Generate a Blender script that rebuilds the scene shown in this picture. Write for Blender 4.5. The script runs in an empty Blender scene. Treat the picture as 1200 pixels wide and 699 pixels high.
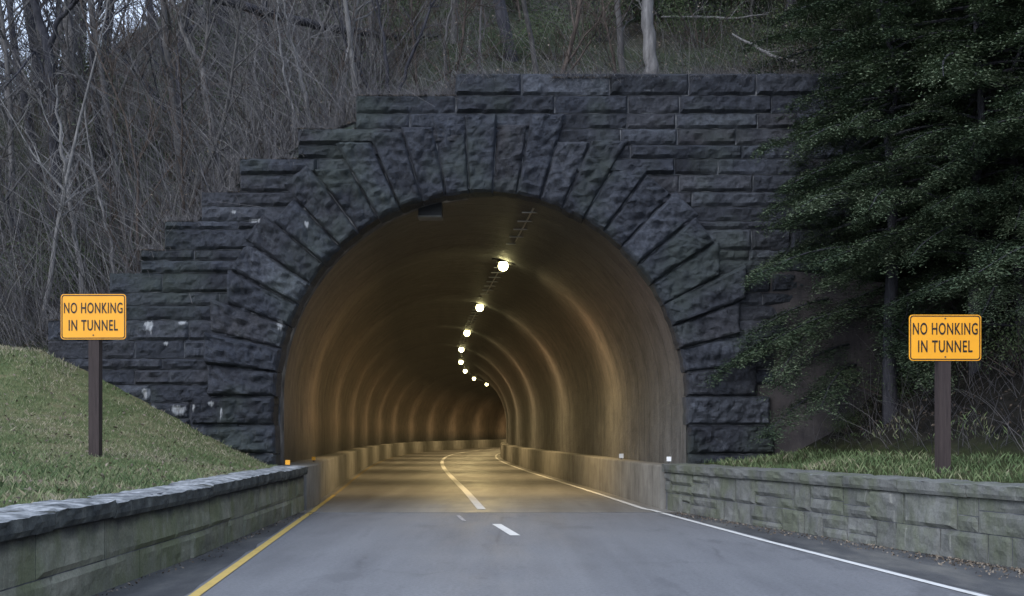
import bpy, math, random
import numpy as np
from mathutils import Vector, noise

R = math.radians
S = bpy.context.scene
COL = S.collection
rnd = random.Random(11)
rs = np.random.RandomState(5)

# ------------------------------------------------------------------ camera, sky, sun, exposure
F = 1287.0                       # focal length in photo pixels (photo is 1200 wide)
cam_d = bpy.data.cameras.new('camera')
cam_d.sensor_width = 36
cam_d.lens = F / 1200 * 36
cam_d.shift_y = 0.133
cam_d.clip_end = 2000
cam = bpy.data.objects.new('camera', cam_d)
COL.objects.link(cam)
cam.location = (0, 0, 1.5)
cam.rotation_euler = (R(90), 0, 0)
S.camera = cam

SUN_EL, SUN_AZ = 38, 215         # degrees; azimuth clockwise from +Y (behind the viewer, to the left)
world = bpy.data.worlds.new('World')
S.world = world
world.use_nodes = True
wn = world.node_tree.nodes; wl = world.node_tree.links
sky = wn.new('ShaderNodeTexSky')
sky.sky_type = 'NISHITA'; sky.sun_disc = False
sky.sun_elevation = R(SUN_EL); sky.sun_rotation = R(SUN_AZ)
sky.dust_density = 3.0; sky.air_density = 1.0; sky.ozone_density = 2.5
# thin overcast: pale cloud sheet over the blue, uneven and procedural
wtc = wn.new('ShaderNodeTexCoord'); wno = wn.new('ShaderNodeTexNoise')
wno.inputs['Scale'].default_value = 2.2; wno.inputs['Detail'].default_value = 6
wl.new(wtc.outputs['Generated'], wno.inputs['Vector'])
wrp = wn.new('ShaderNodeValToRGB')
wrp.color_ramp.elements[0].position = .3; wrp.color_ramp.elements[0].color = (.62, .62, .62, 1)
wrp.color_ramp.elements[1].position = .65; wrp.color_ramp.elements[1].color = (.9, .9, .9, 1)
wl.new(wno.outputs[0], wrp.inputs[0])
wmx = wn.new('ShaderNodeMix'); wmx.data_type = 'RGBA'
wl.new(wrp.outputs[0], wmx.inputs[0]); wl.new(sky.outputs[0], wmx.inputs[6]); wmx.inputs[7].default_value = (4.15, 4.9, 6.3, 1)
wl.new(wmx.outputs[2], wn['Background'].inputs[0])
wn['Background'].inputs[1].default_value = 0.13
sun_d = bpy.data.lights.new('sun', 'SUN')
sun_d.energy = 0.5; sun_d.angle = R(40); sun_d.color = (1.0, 0.98, 0.96)
sun = bpy.data.objects.new('sun', sun_d); COL.objects.link(sun)
el, az = R(SUN_EL), R(SUN_AZ)
sdir = Vector((math.sin(az) * math.cos(el), math.cos(az) * math.cos(el), math.sin(el)))
sun.rotation_euler = sdir.to_track_quat('Z', 'Y').to_euler()
S.view_settings.view_transform = 'Standard'
S.view_settings.look = 'None'
S.view_settings.exposure = 1.38
S.view_settings.gamma = 1.0
S.view_settings.use_curve_mapping = False
S.cycles.max_bounces = 8
S.cycles.sample_clamp_indirect = 4.0


# ------------------------------------------------------------------ helpers
def px(x, y, d):
    """photo pixel at depth d -> world point (used only to read places off the photo)"""
    return Vector(((x - 600) * d / F, d, 1.5 + (509 - y) * d / F))


def tag(o, label=None, cat=None, group=None, kind=None):
    if label: o['label'] = label
    if cat: o['category'] = cat
    if group: o['group'] = group
    if kind: o['kind'] = kind
    return o


def empty(name, loc, label, cat, group=None, rz=0.0):
    o = bpy.data.objects.new(name, None); COL.objects.link(o)
    o.location = loc; o.rotation_euler = (0, 0, rz)
    o.empty_display_size = 0.2
    return tag(o, label, cat, group)


class MB:
    """collects faces for one mesh"""
    def __init__(s): s.v = []; s.f = []; s.t = []; s.tint = 0.5

    def add(s, vs, fs):
        b = len(s.v)
        s.v.extend([tuple(p) for p in vs]); s.t.extend([s.tint] * len(vs))
        s.f.extend([tuple(i + b for i in f) for f in fs])

    def box(s, lo, hi):
        x0, y0, z0 = lo; x1, y1, z1 = hi
        s.add([(x0, y0, z0), (x1, y0, z0), (x1, y1, z0), (x0, y1, z0),
               (x0, y0, z1), (x1, y0, z1), (x1, y1, z1), (x0, y1, z1)],
              [(0, 3, 2, 1), (4, 5, 6, 7), (0, 1, 5, 4), (1, 2, 6, 5), (2, 3, 7, 6), (3, 0, 4, 7)])

    def tube(s, pts, rad, n=6, cap=False):
        pts = [Vector(p) for p in pts]
        vs = []; N = len(pts)
        ref = None
        for i, p in enumerate(pts):
            d = (pts[min(i + 1, N - 1)] - pts[max(i - 1, 0)])
            if d.length < 1e-6: d = Vector((0, 0, 1))
            d.normalize()
            if ref is None:
                ref = Vector((1, 0, 0)) if abs(d.x) < .8 else Vector((0, 1, 0))
            a = (ref - d * ref.dot(d))
            if a.length < 1e-4: a = d.orthogonal()
            a.normalize(); ref = a
            b = d.cross(a)
            r = rad[i] if hasattr(rad, '__len__') else rad
            for k in range(n):
                t = 2 * math.pi * k / n
                vs.append(p + (a * math.cos(t) + b * math.sin(t)) * r)
        fs = []
        for i in range(N - 1):
            for k in range(n):
                k2 = (k + 1) % n
                fs.append((i * n + k, i * n + k2, (i + 1) * n + k2, (i + 1) * n + k))
        if cap:
            fs.append(tuple(range(n - 1, -1, -1))); fs.append(tuple((N - 1) * n + k for k in range(n)))
        s.add(vs, fs)

    def lathe(s, prof, n=20, c=(0, 0, 0)):
        vs = []
        for r, z in prof:
            for k in range(n):
                t = 2 * math.pi * k / n
                vs.append((c[0] + r * math.cos(t), c[1] + r * math.sin(t), c[2] + z))
        fs = []
        for i in range(len(prof) - 1):
            for k in range(n):
                k2 = (k + 1) % n
                fs.append((i * n + k, i * n + k2, (i + 1) * n + k2, (i + 1) * n + k))
        fs.append(tuple(range(n - 1, -1, -1))); fs.append(tuple((len(prof) - 1) * n + k for k in range(n)))
        s.add(vs, fs)

    def mesh(s, name, mat, smooth=False):
        me = bpy.data.meshes.new(name)
        me.from_pydata(s.v, [], s.f)
        a = me.attributes.new('tint', 'FLOAT', 'POINT')
        a.data.foreach_set('value', s.t)
        if mat: me.materials.append(mat)
        if smooth: me.polygons.foreach_set('use_smooth', [True] * len(me.polygons))
        me.update()
        return me

    def build(s, name, mat, parent=None, smooth=False):
        o = bpy.data.objects.new(name, s.mesh(name, mat, smooth)); COL.objects.link(o)
        if parent: o.parent = parent
        return o


def np_mesh(name, V, Fq, mat, tint=None, smooth=False):
    """fast mesh from arrays; Fq is (n, k)"""
    me = bpy.data.meshes.new(name)
    V = np.asarray(V, dtype=np.float32); Fq = np.asarray(Fq, dtype=np.int32)
    k = Fq.shape[1]
    me.vertices.add(len(V)); me.vertices.foreach_set('co', V.ravel())
    me.loops.add(Fq.size); me.loops.foreach_set('vertex_index', Fq.ravel())
    me.polygons.add(len(Fq)); me.polygons.foreach_set('loop_start', np.arange(0, Fq.size, k, dtype=np.int32))
    me.update(calc_edges=True)
    if tint is not None:
        a = me.attributes.new('tint', 'FLOAT', 'POINT'); a.data.foreach_set('value', np.asarray(tint, dtype=np.float32))
    me.materials.append(mat)
    if smooth: me.polygons.foreach_set('use_smooth', [True] * len(me.polygons))
    me.validate()
    return me


def link(name, me, parent=None, loc=None):
    o = bpy.data.objects.new(name, me); COL.objects.link(o)
    if parent: o.parent = parent
    if loc: o.location = loc
    return o


def sm(a, b, t):
    t = max(0.0, min(1.0, (t - a) / (b - a))); return t * t * (3 - 2 * t)


def interp(pts, x):
    return float(np.interp(x, [p[0] for p in pts], [p[1] for p in pts]))


# ------------------------------------------------------------------ materials
class Mat:
    def __init__(s, name, rough=0.8, spec=0.3):
        s.m = bpy.data.materials.new(name); s.m.use_nodes = True
        s.n = s.m.node_tree.nodes; s.l = s.m.node_tree.links
        s.p = s.n['Principled BSDF']
        s.p.inputs['Roughness'].default_value = rough
        s.p.inputs['Specular IOR Level'].default_value = spec
        s.tc = s.n.new('ShaderNodeTexCoord')

    def node(s, t, **kw):
        n = s.n.new(t)
        for k, v in kw.items(): setattr(n, k, v)
        return n

    def co(s, scale=(1, 1, 1), src='Object', rot=(0, 0, 0)):
        mp = s.node('ShaderNodeMapping'); mp.inputs['Scale'].default_value = scale
        mp.inputs['Rotation'].default_value = rot
        s.l.new(s.tc.outputs[src], mp.inputs[0]); return mp.outputs[0]

    def noise(s, scale, detail=4, rough=.55, co=None, dist=0.0):
        n = s.node('ShaderNodeTexNoise'); n.inputs['Scale'].default_value = scale
        n.inputs['Detail'].default_value = detail; n.inputs['Roughness'].default_value = rough
        n.inputs['Distortion'].default_value = dist
        s.l.new(co if co is not None else s.tc.outputs['Object'], n.inputs['Vector'])
        return n.outputs[0]

    def attr(s, name):
        n = s.node('ShaderNodeAttribute'); n.attribute_name = name; return n.outputs['Fac']

    def ramp(s, fac, stops):
        r = s.node('ShaderNodeValToRGB'); e = r.color_ramp.elements
        while len(e) < len(stops): e.new(0.5)
        for i, (p, c) in enumerate(stops):
            e[i].position = p
            e[i].color = (c[0], c[1], c[2], 1) if hasattr(c, '__len__') else (c, c, c, 1)
        s.l.new(fac, r.inputs[0]); return r.outputs[0]

    def mix(s, fac, a, b, mode='MIX'):
        n = s.node('ShaderNodeMix'); n.data_type = 'RGBA'; n.blend_type = mode
        for i, v in ((0, fac), (6, a), (7, b)):
            if isinstance(v, (int, float)): n.inputs[i].default_value = v
            elif isinstance(v, tuple): n.inputs[i].default_value = (v[0], v[1], v[2], 1)
            else: s.l.new(v, n.inputs[i])
        return n.outputs[2]

    def math(s, op, a, b=0.0):
        n = s.node('ShaderNodeMath'); n.operation = op
        for i, v in ((0, a), (1, b)):
            if isinstance(v, (int, float)): n.inputs[i].default_value = v
            else: s.l.new(v, n.inputs[i])
        return n.outputs[0]

    def sep(s, src='Object'):
        n = s.node('ShaderNodeSeparateXYZ'); s.l.new(s.tc.outputs[src], n.inputs[0]); return n.outputs

    def color(s, c):
        if isinstance(c, tuple): s.p.inputs['Base Color'].default_value = (c[0], c[1], c[2], 1)
        else: s.l.new(c, s.p.inputs['Base Color'])
        return s

    def rough(s, f): s.l.new(f, s.p.inputs['Roughness']); return s

    def bump(s, h, strength=.5, dist=.02):
        b = s.node('ShaderNodeBump'); b.inputs['Strength'].default_value = strength
        b.inputs['Distance'].default_value = dist
        s.l.new(h, b.inputs['Height']); s.l.new(b.outputs[0], s.p.inputs['Normal']); return s


M = {}
# blackened rock-faced sandstone
m = Mat('blackened_stone', .75, .35)
big = m.noise(.9, 5); fine = m.noise(14, 6, .65)
c = m.ramp(m.attr('tint'), [(0, (.012, .014, .020)), (.4, (.029, .034, .048)), (.8, (.056, .064, .084)), (1, (.10, .11, .132))])
c = m.mix(m.ramp(m.math('FRACT', m.math('MULTIPLY', m.attr('tint'), 7.3)), [(.55, 0), (.8, .7)]), c, (.052, .050, .055))
c = m.mix(m.ramp(big, [(.35, 0), (.65, 1)]), c, (.040, .045, .058), 'MIX')
c = m.mix(.55, c, m.ramp(fine, [(.36, (.15, .15, .17)), (.52, (.8, .8, .8)), (.66, (1.0, 1.0, 1.0))]), 'MULTIPLY')
c = m.mix(.7, c, m.ramp(m.noise(4.5, 9, .8, dist=.5), [(.36, (.35, .36, .4)), (.5, (.95, .95, .95)), (.66, (1.75, 1.75, 1.7))]), 'MULTIPLY')
grey = m.ramp(m.noise(5, 6, .7, dist=.6), [(.58, 0), (.72, .5)])
c = m.mix(grey, c, (.11, .12, .13))
c = m.mix(m.ramp(m.noise(.55, 3), [(.50, 0), (.64, .55)]), c, (.046, .060, .050))
drip = m.ramp(m.math('ADD', m.math('MULTIPLY', m.attr('stain'), .42), m.math('MULTIPLY', m.noise(6, 8, .8, m.co((3.6, 1, .55))), .8)), [(.63, 0), (.76, .85)])
c = m.mix(drip, c, (.42, .43, .44))
m.color(c).bump(m.noise(16, 10, .78), 1.0, .06); M['stone'] = m.m
# mortar / core
m = Mat('mortar', .9, .2); m.color(m.ramp(m.noise(3, 5), [(.3, (.05, .054, .062)), (.55, (.13, .135, .145)), (.75, (.34, .34, .34))])).bump(m.noise(30), .4); M['mortar'] = m.m
# tunnel lining
m = Mat('tunnel_concrete', .6, .35)
uv = m.co((1, 1, 1), 'UV')
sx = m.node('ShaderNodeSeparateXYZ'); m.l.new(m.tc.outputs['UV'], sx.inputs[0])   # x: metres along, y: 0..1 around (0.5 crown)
streak = m.noise(1.0, 6, .7, m.co((1.1, 16, 1), 'UV'))
vert = m.noise(1.0, 6, .7, m.co((2.2, 7, 1), 'UV'))
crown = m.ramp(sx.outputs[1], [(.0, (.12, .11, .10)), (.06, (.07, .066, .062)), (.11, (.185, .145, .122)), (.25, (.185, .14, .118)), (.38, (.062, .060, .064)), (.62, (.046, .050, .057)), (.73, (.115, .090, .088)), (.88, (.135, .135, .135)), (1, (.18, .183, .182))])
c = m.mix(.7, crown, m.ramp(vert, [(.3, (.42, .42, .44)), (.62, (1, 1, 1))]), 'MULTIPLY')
c = m.mix(m.ramp(m.noise(1.3, 6, .7, m.co((.8, 14, 1), 'UV'), dist=.6), [(.60, 0), (.78, .55)]), c, (.028, .028, .032))
c = m.mix(m.ramp(streak, [(.62, 0), (.8, .45)]), c, (.33, .27, .2))
seam = m.math('FRACT', m.math('MULTIPLY', sx.outputs[0], 1 / 1.1))
seamr = m.ramp(seam, [(0, 0), (.03, 1), (.97, 1), (1, 0)])
c = m.mix(.35, c, seamr, 'MULTIPLY')
c = m.mix(.75, c, m.ramp(m.noise(1.6, 9, .78), [(.34, (.45, .45, .47)), (.52, (.95, .93, .9)), (.7, (1.25, 1.22, 1.15))]), 'MULTIPLY')
c = m.mix(m.ramp(m.noise(1.0, 7, .75, m.co((2.6, 2.6, .22))), [(.54, 0), (.66, .6)]), c, (.022, .022, .024))
c = m.mix(m.ramp(m.noise(1.0, 7, .75, m.co((3.4, 3.4, .3))), [(.66, 0), (.76, .5)]), c, (.26, .24, .2))
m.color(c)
h = m.math('ADD', m.math('MULTIPLY', m.noise(2.2, 9, .75), 1.2), m.math('MULTIPLY', seamr, .25))
m.bump(h, .8, .07); M['lining'] = m.m
# asphalt outside
m = Mat('asphalt', .55, .45)
sx = m.sep()
tr = m.noise(1.0, 5, .6, m.co((1.5, .07, 1), rot=(0, 0, R(-6))))
patch = m.noise(.35, 4, .6)
c = m.ramp(tr, [(.3, (.118, .121, .130)), (.5, (.150, .154, .165)), (.7, (.180, .184, .195))])
c = m.mix(m.ramp(patch, [(.4, 0), (.62, .5)]), c, (.185, .19, .20))
c = m.mix(.6, c, m.ramp(m.noise(24, 8, .85), [(.38, (.38, .38, .39)), (.5, (.85, .85, .85)), (.62, (1.15, 1.15, 1.15))]), 'MULTIPLY')
c = m.mix(m.ramp(m.noise(.9, 6, .7, m.co((1, .35, 1))), [(.56, 0), (.62, .45)]), c, (.085, .088, .096))
crk = m.node('ShaderNodeTexVoronoi', feature='DISTANCE_TO_EDGE'); crk.inputs['Scale'].default_value = .30
wob = m.mix(.12, m.co((1, .45, 1)), m.noise(1.4, 5, .7), 'LINEAR_LIGHT')
m.l.new(wob, crk.inputs['Vector'])
ck = m.math('MULTIPLY', m.ramp(crk.outputs['Distance'], [(0, 1), (.012, 0)]), m.ramp(m.noise(.4, 3), [(.50, 0), (.6, .35)]))
c = m.mix(ck, c, (.03, .03, .032))
m.color(c).rough(m.ramp(m.noise(2.0, 4, .6, m.co((1, .2, 1))), [(.3, .58), (.7, .72)])).bump(m.noise(120, 4, .7), .35, .006); M['asphalt'] = m.m
# shoulder asphalt (darker, dirtier)
m = Mat('shoulder_asphalt', .8, .3)
c = m.ramp(m.noise(1.2, 6, .65, m.co((1, .35, 1))), [(.35, (.045, .047, .052)), (.52, (.085, .087, .09)), (.72, (.17, .165, .15))])
c = m.mix(.6, c, m.ramp(m.noise(70, 3, .7), [(.3, (.5, .5, .5)), (.65, (1, 1, 1))]), 'MULTIPLY')
m.color(c).bump(m.noise(90, 4, .7), .5, .01); M['shoulder'] = m.m
# concrete carriageway in the tunnel
m = Mat('tunnel_road', .5, .5)
c = m.ramp(m.noise(1.0, 5, .6, m.co((1.4, .08, 1))), [(.32, (.13, .125, .12)), (.5, (.175, .170, .162)), (.7, (.24, .23, .215))])
c = m.mix(m.ramp(m.noise(1, 3, .6, m.co((.25, 1.1, 1))), [(.5, 0), (.68, .45)]), c, (.125, .12, .115))
c = m.mix(.5, c, m.ramp(m.noise(60, 3, .7), [(.3, (.6, .6, .6)), (.65, (1, 1, 1))]), 'MULTIPLY')
m.color(c).rough(m.ramp(m.noise(.9, 4, .6, m.co((1, .4, 1))), [(.35, .42), (.7, .62)])).bump(m.noise(1, 4, .7, m.co((3, 22, 1))), .3, .006); M['troad'] = m.m


def paint(name, col, under, cut=(.40, .52)):
    m = Mat(name, .6, .3)
    w = m.ramp(m.noise(26, 6, .75), [(cut[0] - .08, 0), (cut[1] - .08, 1)])
    c = m.mix(.5, col, m.ramp(m.noise(4, 4), [(.3, (.72, .7, .66)), (.6, (1, 1, 1))]), 'MULTIPLY')
    m.color(m.mix(w, under, c)); return m.m


M['white'] = paint('white_road_paint', (.64, .64, .62), (.16, .16, .17), (.26, .38))
M['worn'] = paint('worn_road_paint', (.42, .42, .44), (.15, .155, .17), (.5, .62))
M['yellow'] = paint('yellow_road_paint', (.56, .40, .12), (.14, .13, .11), (.36, .50))

M['yellow_worn'] = paint('worn_yellow_paint', (.36, .27, .12), (.15, .14, .125), (.50, .64))

# mossy concrete/stone of the roadside walls
def wall_mat(name, lo, mid, hi, moss, topdark, zt):
    m = Mat(name, .85, .25)
    z = m.sep()[2]
    c = m.ramp(m.noise(1.6, 6, .65), [(.3, lo), (.5, mid), (.72, hi)])
    c = m.mix(.5, c, m.ramp(m.attr('tint'), [(0, (.62, .62, .62)), (1, (1, 1, 1))]), 'MULTIPLY')
    c = m.mix(m.ramp(m.noise(2.1, 5, .6, m.co((1, 1, .5))), [(.45, 0), (.62, .75)]), c, moss)
    stre = m.noise(1, 6, .65, m.co((7, 7, .45)))
    c = m.mix(m.ramp(stre, [(.54, 0), (.78, .5)]), c, (.035, .038, .036))
    c = m.mix(m.ramp(stre, [(.26, .75), (.36, 0)]), c, (.33, .33, .30))
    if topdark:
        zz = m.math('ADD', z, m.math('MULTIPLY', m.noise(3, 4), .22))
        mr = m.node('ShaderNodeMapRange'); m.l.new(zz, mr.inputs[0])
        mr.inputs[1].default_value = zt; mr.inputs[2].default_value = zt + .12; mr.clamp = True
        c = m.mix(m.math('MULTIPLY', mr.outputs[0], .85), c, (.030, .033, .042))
    c = m.mix(.6, c, m.ramp(m.noise(40, 5, .7), [(.3, (.5, .5, .5)), (.65, (1, 1, 1))]), 'MULTIPLY')
    m.color(c).bump(m.noise(18, 8, .7), .6, .025); return m.m


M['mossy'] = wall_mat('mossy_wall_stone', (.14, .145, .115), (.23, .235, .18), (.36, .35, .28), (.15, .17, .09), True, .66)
M['ashlar'] = wall_mat('grey_ashlar', (.11, .115, .11), (.17, .175, .165), (.24, .245, .235), (.115, .13, .085), False, 0)
m = Mat('lichen_cap', .9, .2)
c = m.ramp(m.noise(4.5, 7, .7), [(.36, (.05, .055, .06)), (.48, (.17, .18, .185)), (.62, (.33, .34, .35)), (.78, (.50, .51, .51))])
m.color(c).bump(m.noise(20, 8, .7), .7, .02); M['cap'] = m.m
m = Mat('blackened_cap', .85, .25)
c = m.ramp(m.noise(4, 7, .7), [(.34, (.030, .034, .036)), (.55, (.075, .082, .078)), (.75, (.17, .175, .16))])
m.color(c).bump(m.noise(20, 8, .7), .7, .02); M['capdark'] = m.m
m = Mat('barrier_concrete', .8, .3)
c = m.ramp(m.noise(1, 7, .7, m.co((1.6, 1.6, 1.1))), [(.3, (.12, .115, .105)), (.55, (.20, .193, .175)), (.75, (.27, .262, .24))])
c = m.mix(m.ramp(m.noise(1, 5, .6, m.co((5, 5, .35))), [(.52, 0), (.75, .55)]), c, (.07, .066, .058))
m.color(c).bump(m.noise(12, 6, .7), .4, .02); M['barrier'] = m.m
m = Mat('brown_render', .9, .2)
c = m.ramp(m.noise(1.3, 6, .65), [(.3, (.040, .037, .040)), (.5, (.070, .062, .063)), (.75, (.12, .106, .102))])
c = m.mix(m.ramp(m.noise(1, 6, .7, m.co((2.5, 2.5, .35))), [(.5, 0), (.68, .7)]), c, (.025, .026, .03))
m.color(c).bump(m.noise(6, 8, .7), .6, .05); M['wing'] = m.m


def leafy(name, stops, rough=.7, trans=0.0):
    m = Mat(name, rough, .25)
    c = m.ramp(m.attr('tint'), stops)
    m.color(c)
    return m.m


M['grass'] = leafy('grass_blades', [(0, (.070, .105, .045)), (.35, (.115, .165, .070)), (.6, (.185, .215, .11)), (.85, (.26, .235, .16)), (1, (.36, .32, .23))])
m = Mat('bank_soil', .95, .1)
c = m.ramp(m.noise(2.2, 6, .7), [(.3, (.055, .075, .028)), (.5, (.10, .115, .05)), (.66, (.16, .145, .08)), (.8, (.13, .10, .07))])
m.color(c).bump(m.noise(25, 6, .7), .6, .04); M['bank'] = m.m
m = Mat('verge_soil', .95, .1)
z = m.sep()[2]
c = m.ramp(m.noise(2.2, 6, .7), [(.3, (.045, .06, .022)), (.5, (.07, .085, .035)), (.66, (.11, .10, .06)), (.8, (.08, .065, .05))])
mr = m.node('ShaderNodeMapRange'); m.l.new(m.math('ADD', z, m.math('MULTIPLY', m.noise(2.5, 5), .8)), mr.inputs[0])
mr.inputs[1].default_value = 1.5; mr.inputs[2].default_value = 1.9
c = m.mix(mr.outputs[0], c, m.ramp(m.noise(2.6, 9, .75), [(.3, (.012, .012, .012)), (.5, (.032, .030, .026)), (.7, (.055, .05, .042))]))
m.color(c).bump(m.noise(7, 9, .8), 1.0, .15); M['verge'] = m.m
m = Mat('leaf_litter', .95, .1)
c = m.ramp(m.noise(3.2, 9, .75), [(.3, (.024, .024, .022)), (.48, (.058, .054, .047)), (.62, (.090, .080, .068)), (.8, (.15, .135, .115))])
c = m.mix(m.ramp(m.noise(.22, 4), [(.42, 0), (.56, .7)]), c, (.050, .068, .036))
m.color(c).bump(m.noise(9, 9, .8), 1.0, .12); M['litter'] = m.m
M['dry_leaf'] = leafy('dry_leaves', [(0, (.06, .045, .035)), (.5, (.12, .095, .072)), (1, (.24, .20, .155))])
M['twig'] = leafy('brush_twigs', [(0, (.058, .056, .062)), (.4, (.115, .110, .116)), (.75, (.18, .170, .166)), (1, (.27, .255, .235))], .85)
M['green_leaf'] = leafy('green_leaves', [(0, (.028, .046, .022)), (.6, (.060, .088, .038)), (1, (.11, .14, .065))], .6)
M['needle'] = leafy('hemlock_needles', [(0, (.020, .034, .020)), (.45, (.044, .070, .038)), (.75, (.090, .122, .068)), (1, (.15, .18, .115))], .9)


def bark(name, a, b, c3):
    m = Mat(name, .9, .15)
    c = m.ramp(m.noise(1, 6, .7, m.co((14, 14, 2.0))), [(.3, a), (.5, b), (.7, c3)])
    m.color(c).bump(m.noise(1, 5, .7, m.co((30, 30, 4))), .6, .02); return m.m


M['bark_grey'] = bark('grey_bark', (.055, .052, .052), (.105, .10, .10), (.17, .162, .158))
M['bark_dark'] = bark('dark_bark', (.018, .018, .022), (.040, .040, .048), (.075, .072, .08))
M['bark_pale'] = bark('pale_bark', (.09, .088, .088), (.165, .16, .16), (.27, .262, .258))
M['bark_brown'] = bark('brown_bark', (.035, .028, .025), (.075, .06, .052), (.13, .105, .09))
m = Mat('sign_yellow', .45, .5); m.color(m.mix(.3, (.93, .40, .010), m.ramp(m.noise(6, 5), [(.3, (.75, .72, .7)), (.6, (1, 1, 1))]), 'MULTIPLY')); M['sign'] = m.m
m = Mat('sign_black', .5, .4).color((.012, .011, .010)); M['black'] = m.m
m = Mat('sign_back', .4, .5).color((.30, .31, .32)); m.p.inputs['Metallic'].default_value = .8; M['alu'] = m.m
m = Mat('brown_post', .8, .25); m.color(m.ramp(m.noise(1, 6, .7, m.co((30, 30, 2))), [(.3, (.030, .023, .023)), (.7, (.065, .05, .048))])).bump(m.noise(1, 5, .6, m.co((60, 60, 5))), .4, .01); M['post'] = m.m
m = Mat('dark_metal', .5, .5).color((.03, .03, .034)); M['metal'] = m.m
m = Mat('amber_reflector', .3, .6).color((.85, .38, .02)); M['amber'] = m.m
m = Mat('white_reflector', .3, .6).color((.82, .82, .8)); M['refl'] = m.m
m = Mat('lamp_lens', .3); m.color((1, 1, 1))
m.p.inputs['Emission Color'].default_value = (1.0, .90, .42, 1); m.p.inputs['Emission Strength'].default_value = 9; M['lens'] = m.m


# ------------------------------------------------------------------ site geometry
def lampx(y):                    # row of ceiling lamps
    y2 = min(y, 112.0)
    v = 1.42747147e-05 * y2 ** 3 - 1.31637617e-03 * y2 ** 2 - 5.46172295e-02 * y2 + 2.14523283
    if y > y2: v += (3 * 1.42747147e-05 * y2 ** 2 - 2 * 1.31637617e-03 * y2 - 5.46172295e-02) * (y - y2) + .0022 * (y - y2) ** 2
    return v


PY = 21.7                        # depth of the portal face
CX = -.61                        # centre of the arch
RAD, SPR = 4.08, 2.25            # arch radius, springing height


def cx(y):
    return lampx(y) - 1.05 - .045 * sm(30, 21, y)


LW = [(-40, -4.6), (0, -3.95), (10.16, -3.87), (13.7, -3.85), (20.8, -4.05), (21.7, -4.08)]           # left wall face
RW = [(-40, 22), (0, 9.2), (6, 7.4), (9, 6.45), (12.2, 5.65), (14.2, 5.05), (16.4, 4.45), (17.9, 4.0), (20, 3.5), (21.9, 3.04)]     # right wall face


def lw(y): return interp(LW, y)
def rw(y): return interp(RW, y)


def left_bank(x, y):
    d = max(0.0, -4.4 - x)
    t = max(0.0, min(1.0, (y - 10) / 11.7))
    s = .07 + .43 * t ** 3
    z = .85 + s * max(0, d - .35 * t) + .02 * d
    if d > 4.7: z -= max(0, s - .05) * (d - 4.7)
    return z + .05 * noise.noise(Vector((x * .5, y * .5, 3)))


def right_bank(x, y):
    d = max(0.0, x - rw(y) - .45)
    k = d - 2.3 - .6 * sm(18, 8, y)
    z = .90 + .11 * min(d, 3) + (.95 * k if k > 0 else 0)
    z = min(z, 9.5 + .25 * d)
    if y > 20.6 and x > 5.1:
        k = sm(8.5, 10.5, x)
        z = z + max(0, interp(TOP, x) - z) * sm(21.8 - .9 * k, 22.2, y) * sm(5.15, 5.6, x)
    return z + .06 * noise.noise(Vector((x * .6, y * .6, 7)))


TOP = [(-9.2, 3.1), (-8.1, 3.9), (-7.35, 4.75), (-6.85, 5.4), (-6.15, 6.0), (-5.4, 6.7), (-4.25, 7.35), (-3.1, 7.9), (-1.1, 8.2), (6, 8.35), (9, 8.3), (14, 8.8), (40, 9.5)]


def hill(x, y):
    t = interp(TOP, x)
    if x < -6: t = max(t if x > -9.2 else 0, left_bank(x, 22.2)) if x < -9.2 else max(t, left_bank(x, 22.2))
    if x > 9: t = max(t, right_bank(x, 22.2) * sm(9, 12, x))
    yy = y - 22.2
    s = .21 + .38 * sm(-28, -15, x)
    k = yy if yy < 60 else 60 + (yy - 60) * .3
    z = t + s * k * (.55 + .45 * sm(0, 14, yy))
    z += (noise.noise(Vector((x * .09, y * .09, 0))) * 1.6 + noise.noise(Vector((x * .35, y * .35, 5))) * .35) * sm(1, 9, yy)
    return z


def grid_mesh(name, us, vs, fn, mat, kind='structure', smooth=True):
    V = [fn(u, v) for v in vs for u in us]
    nu, nv = len(us), len(vs)
    Fq = [(j * nu + i, j * nu + i + 1, (j + 1) * nu + i + 1, (j + 1) * nu + i) for j in range(nv - 1) for i in range(nu - 1)]
    o = link(name, np_mesh(name, V, Fq, mat, smooth=smooth))
    tag(o, kind=kind)
    return o


def gw(n, a, b, p=1.8):          # graded spacing
    return [a + (b - a) * (i / n) ** p for i in range(n + 1)]


g = grid_mesh('ground', [-600, 600], [-500, 22.0], lambda u, v: (u, v, -.08), M['bank'])
ys = [-45, -30, -20, -12, -6, -2] + [i * .4 for i in range(0, 52)] + [20.8 + .14 * i for i in range(11)]
grid_mesh('grass_bank', gw(46, .12, 75), ys, lambda u, v: (lw(min(v, 21.7)) - .45 - u + .2, v, left_bank(lw(min(v, 21.7)) - .25 - u, v) if u > .13 else .6), M['bank'])
grid_mesh('verge', gw(50, .0, 75), ys, lambda u, v: (rw(v) + .3 + u, v, right_bank(rw(v) + .3 + u, v) if u > 0 else .5), M['verge'])
hx = sorted(set([-90, -75, -60, -50] + [-44 + i * 1.6 for i in range(14)] + [-21 + i * .7 for i in range(58)] + [20, 22, 24.5, 28, 33, 40, 52, 70, 95]))
hy = [22.2 + i * .6 for i in range(30)] + [41 + i * 2 for i in range(26)] + [96, 106, 120, 140, 170, 220]
grid_mesh('hillside', hx, hy, lambda u, v: (u, v, hill(u, v)), M['litter'])

# --- road: carriageway outside, shoulders, carriageway in the tunnel
YJ = 20.95                       # joint where the tunnel slab begins
YL = [(-40, .6), (0, -2.1), (10.16, -2.94), (19.9, -3.76), (22, -3.91)]
WL = [(-40, 14), (0, 6.6), (6, 5.2), (10.16, 4.34), (15.4, 3.55), (20, 2.95), (22, 2.72)]


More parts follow.
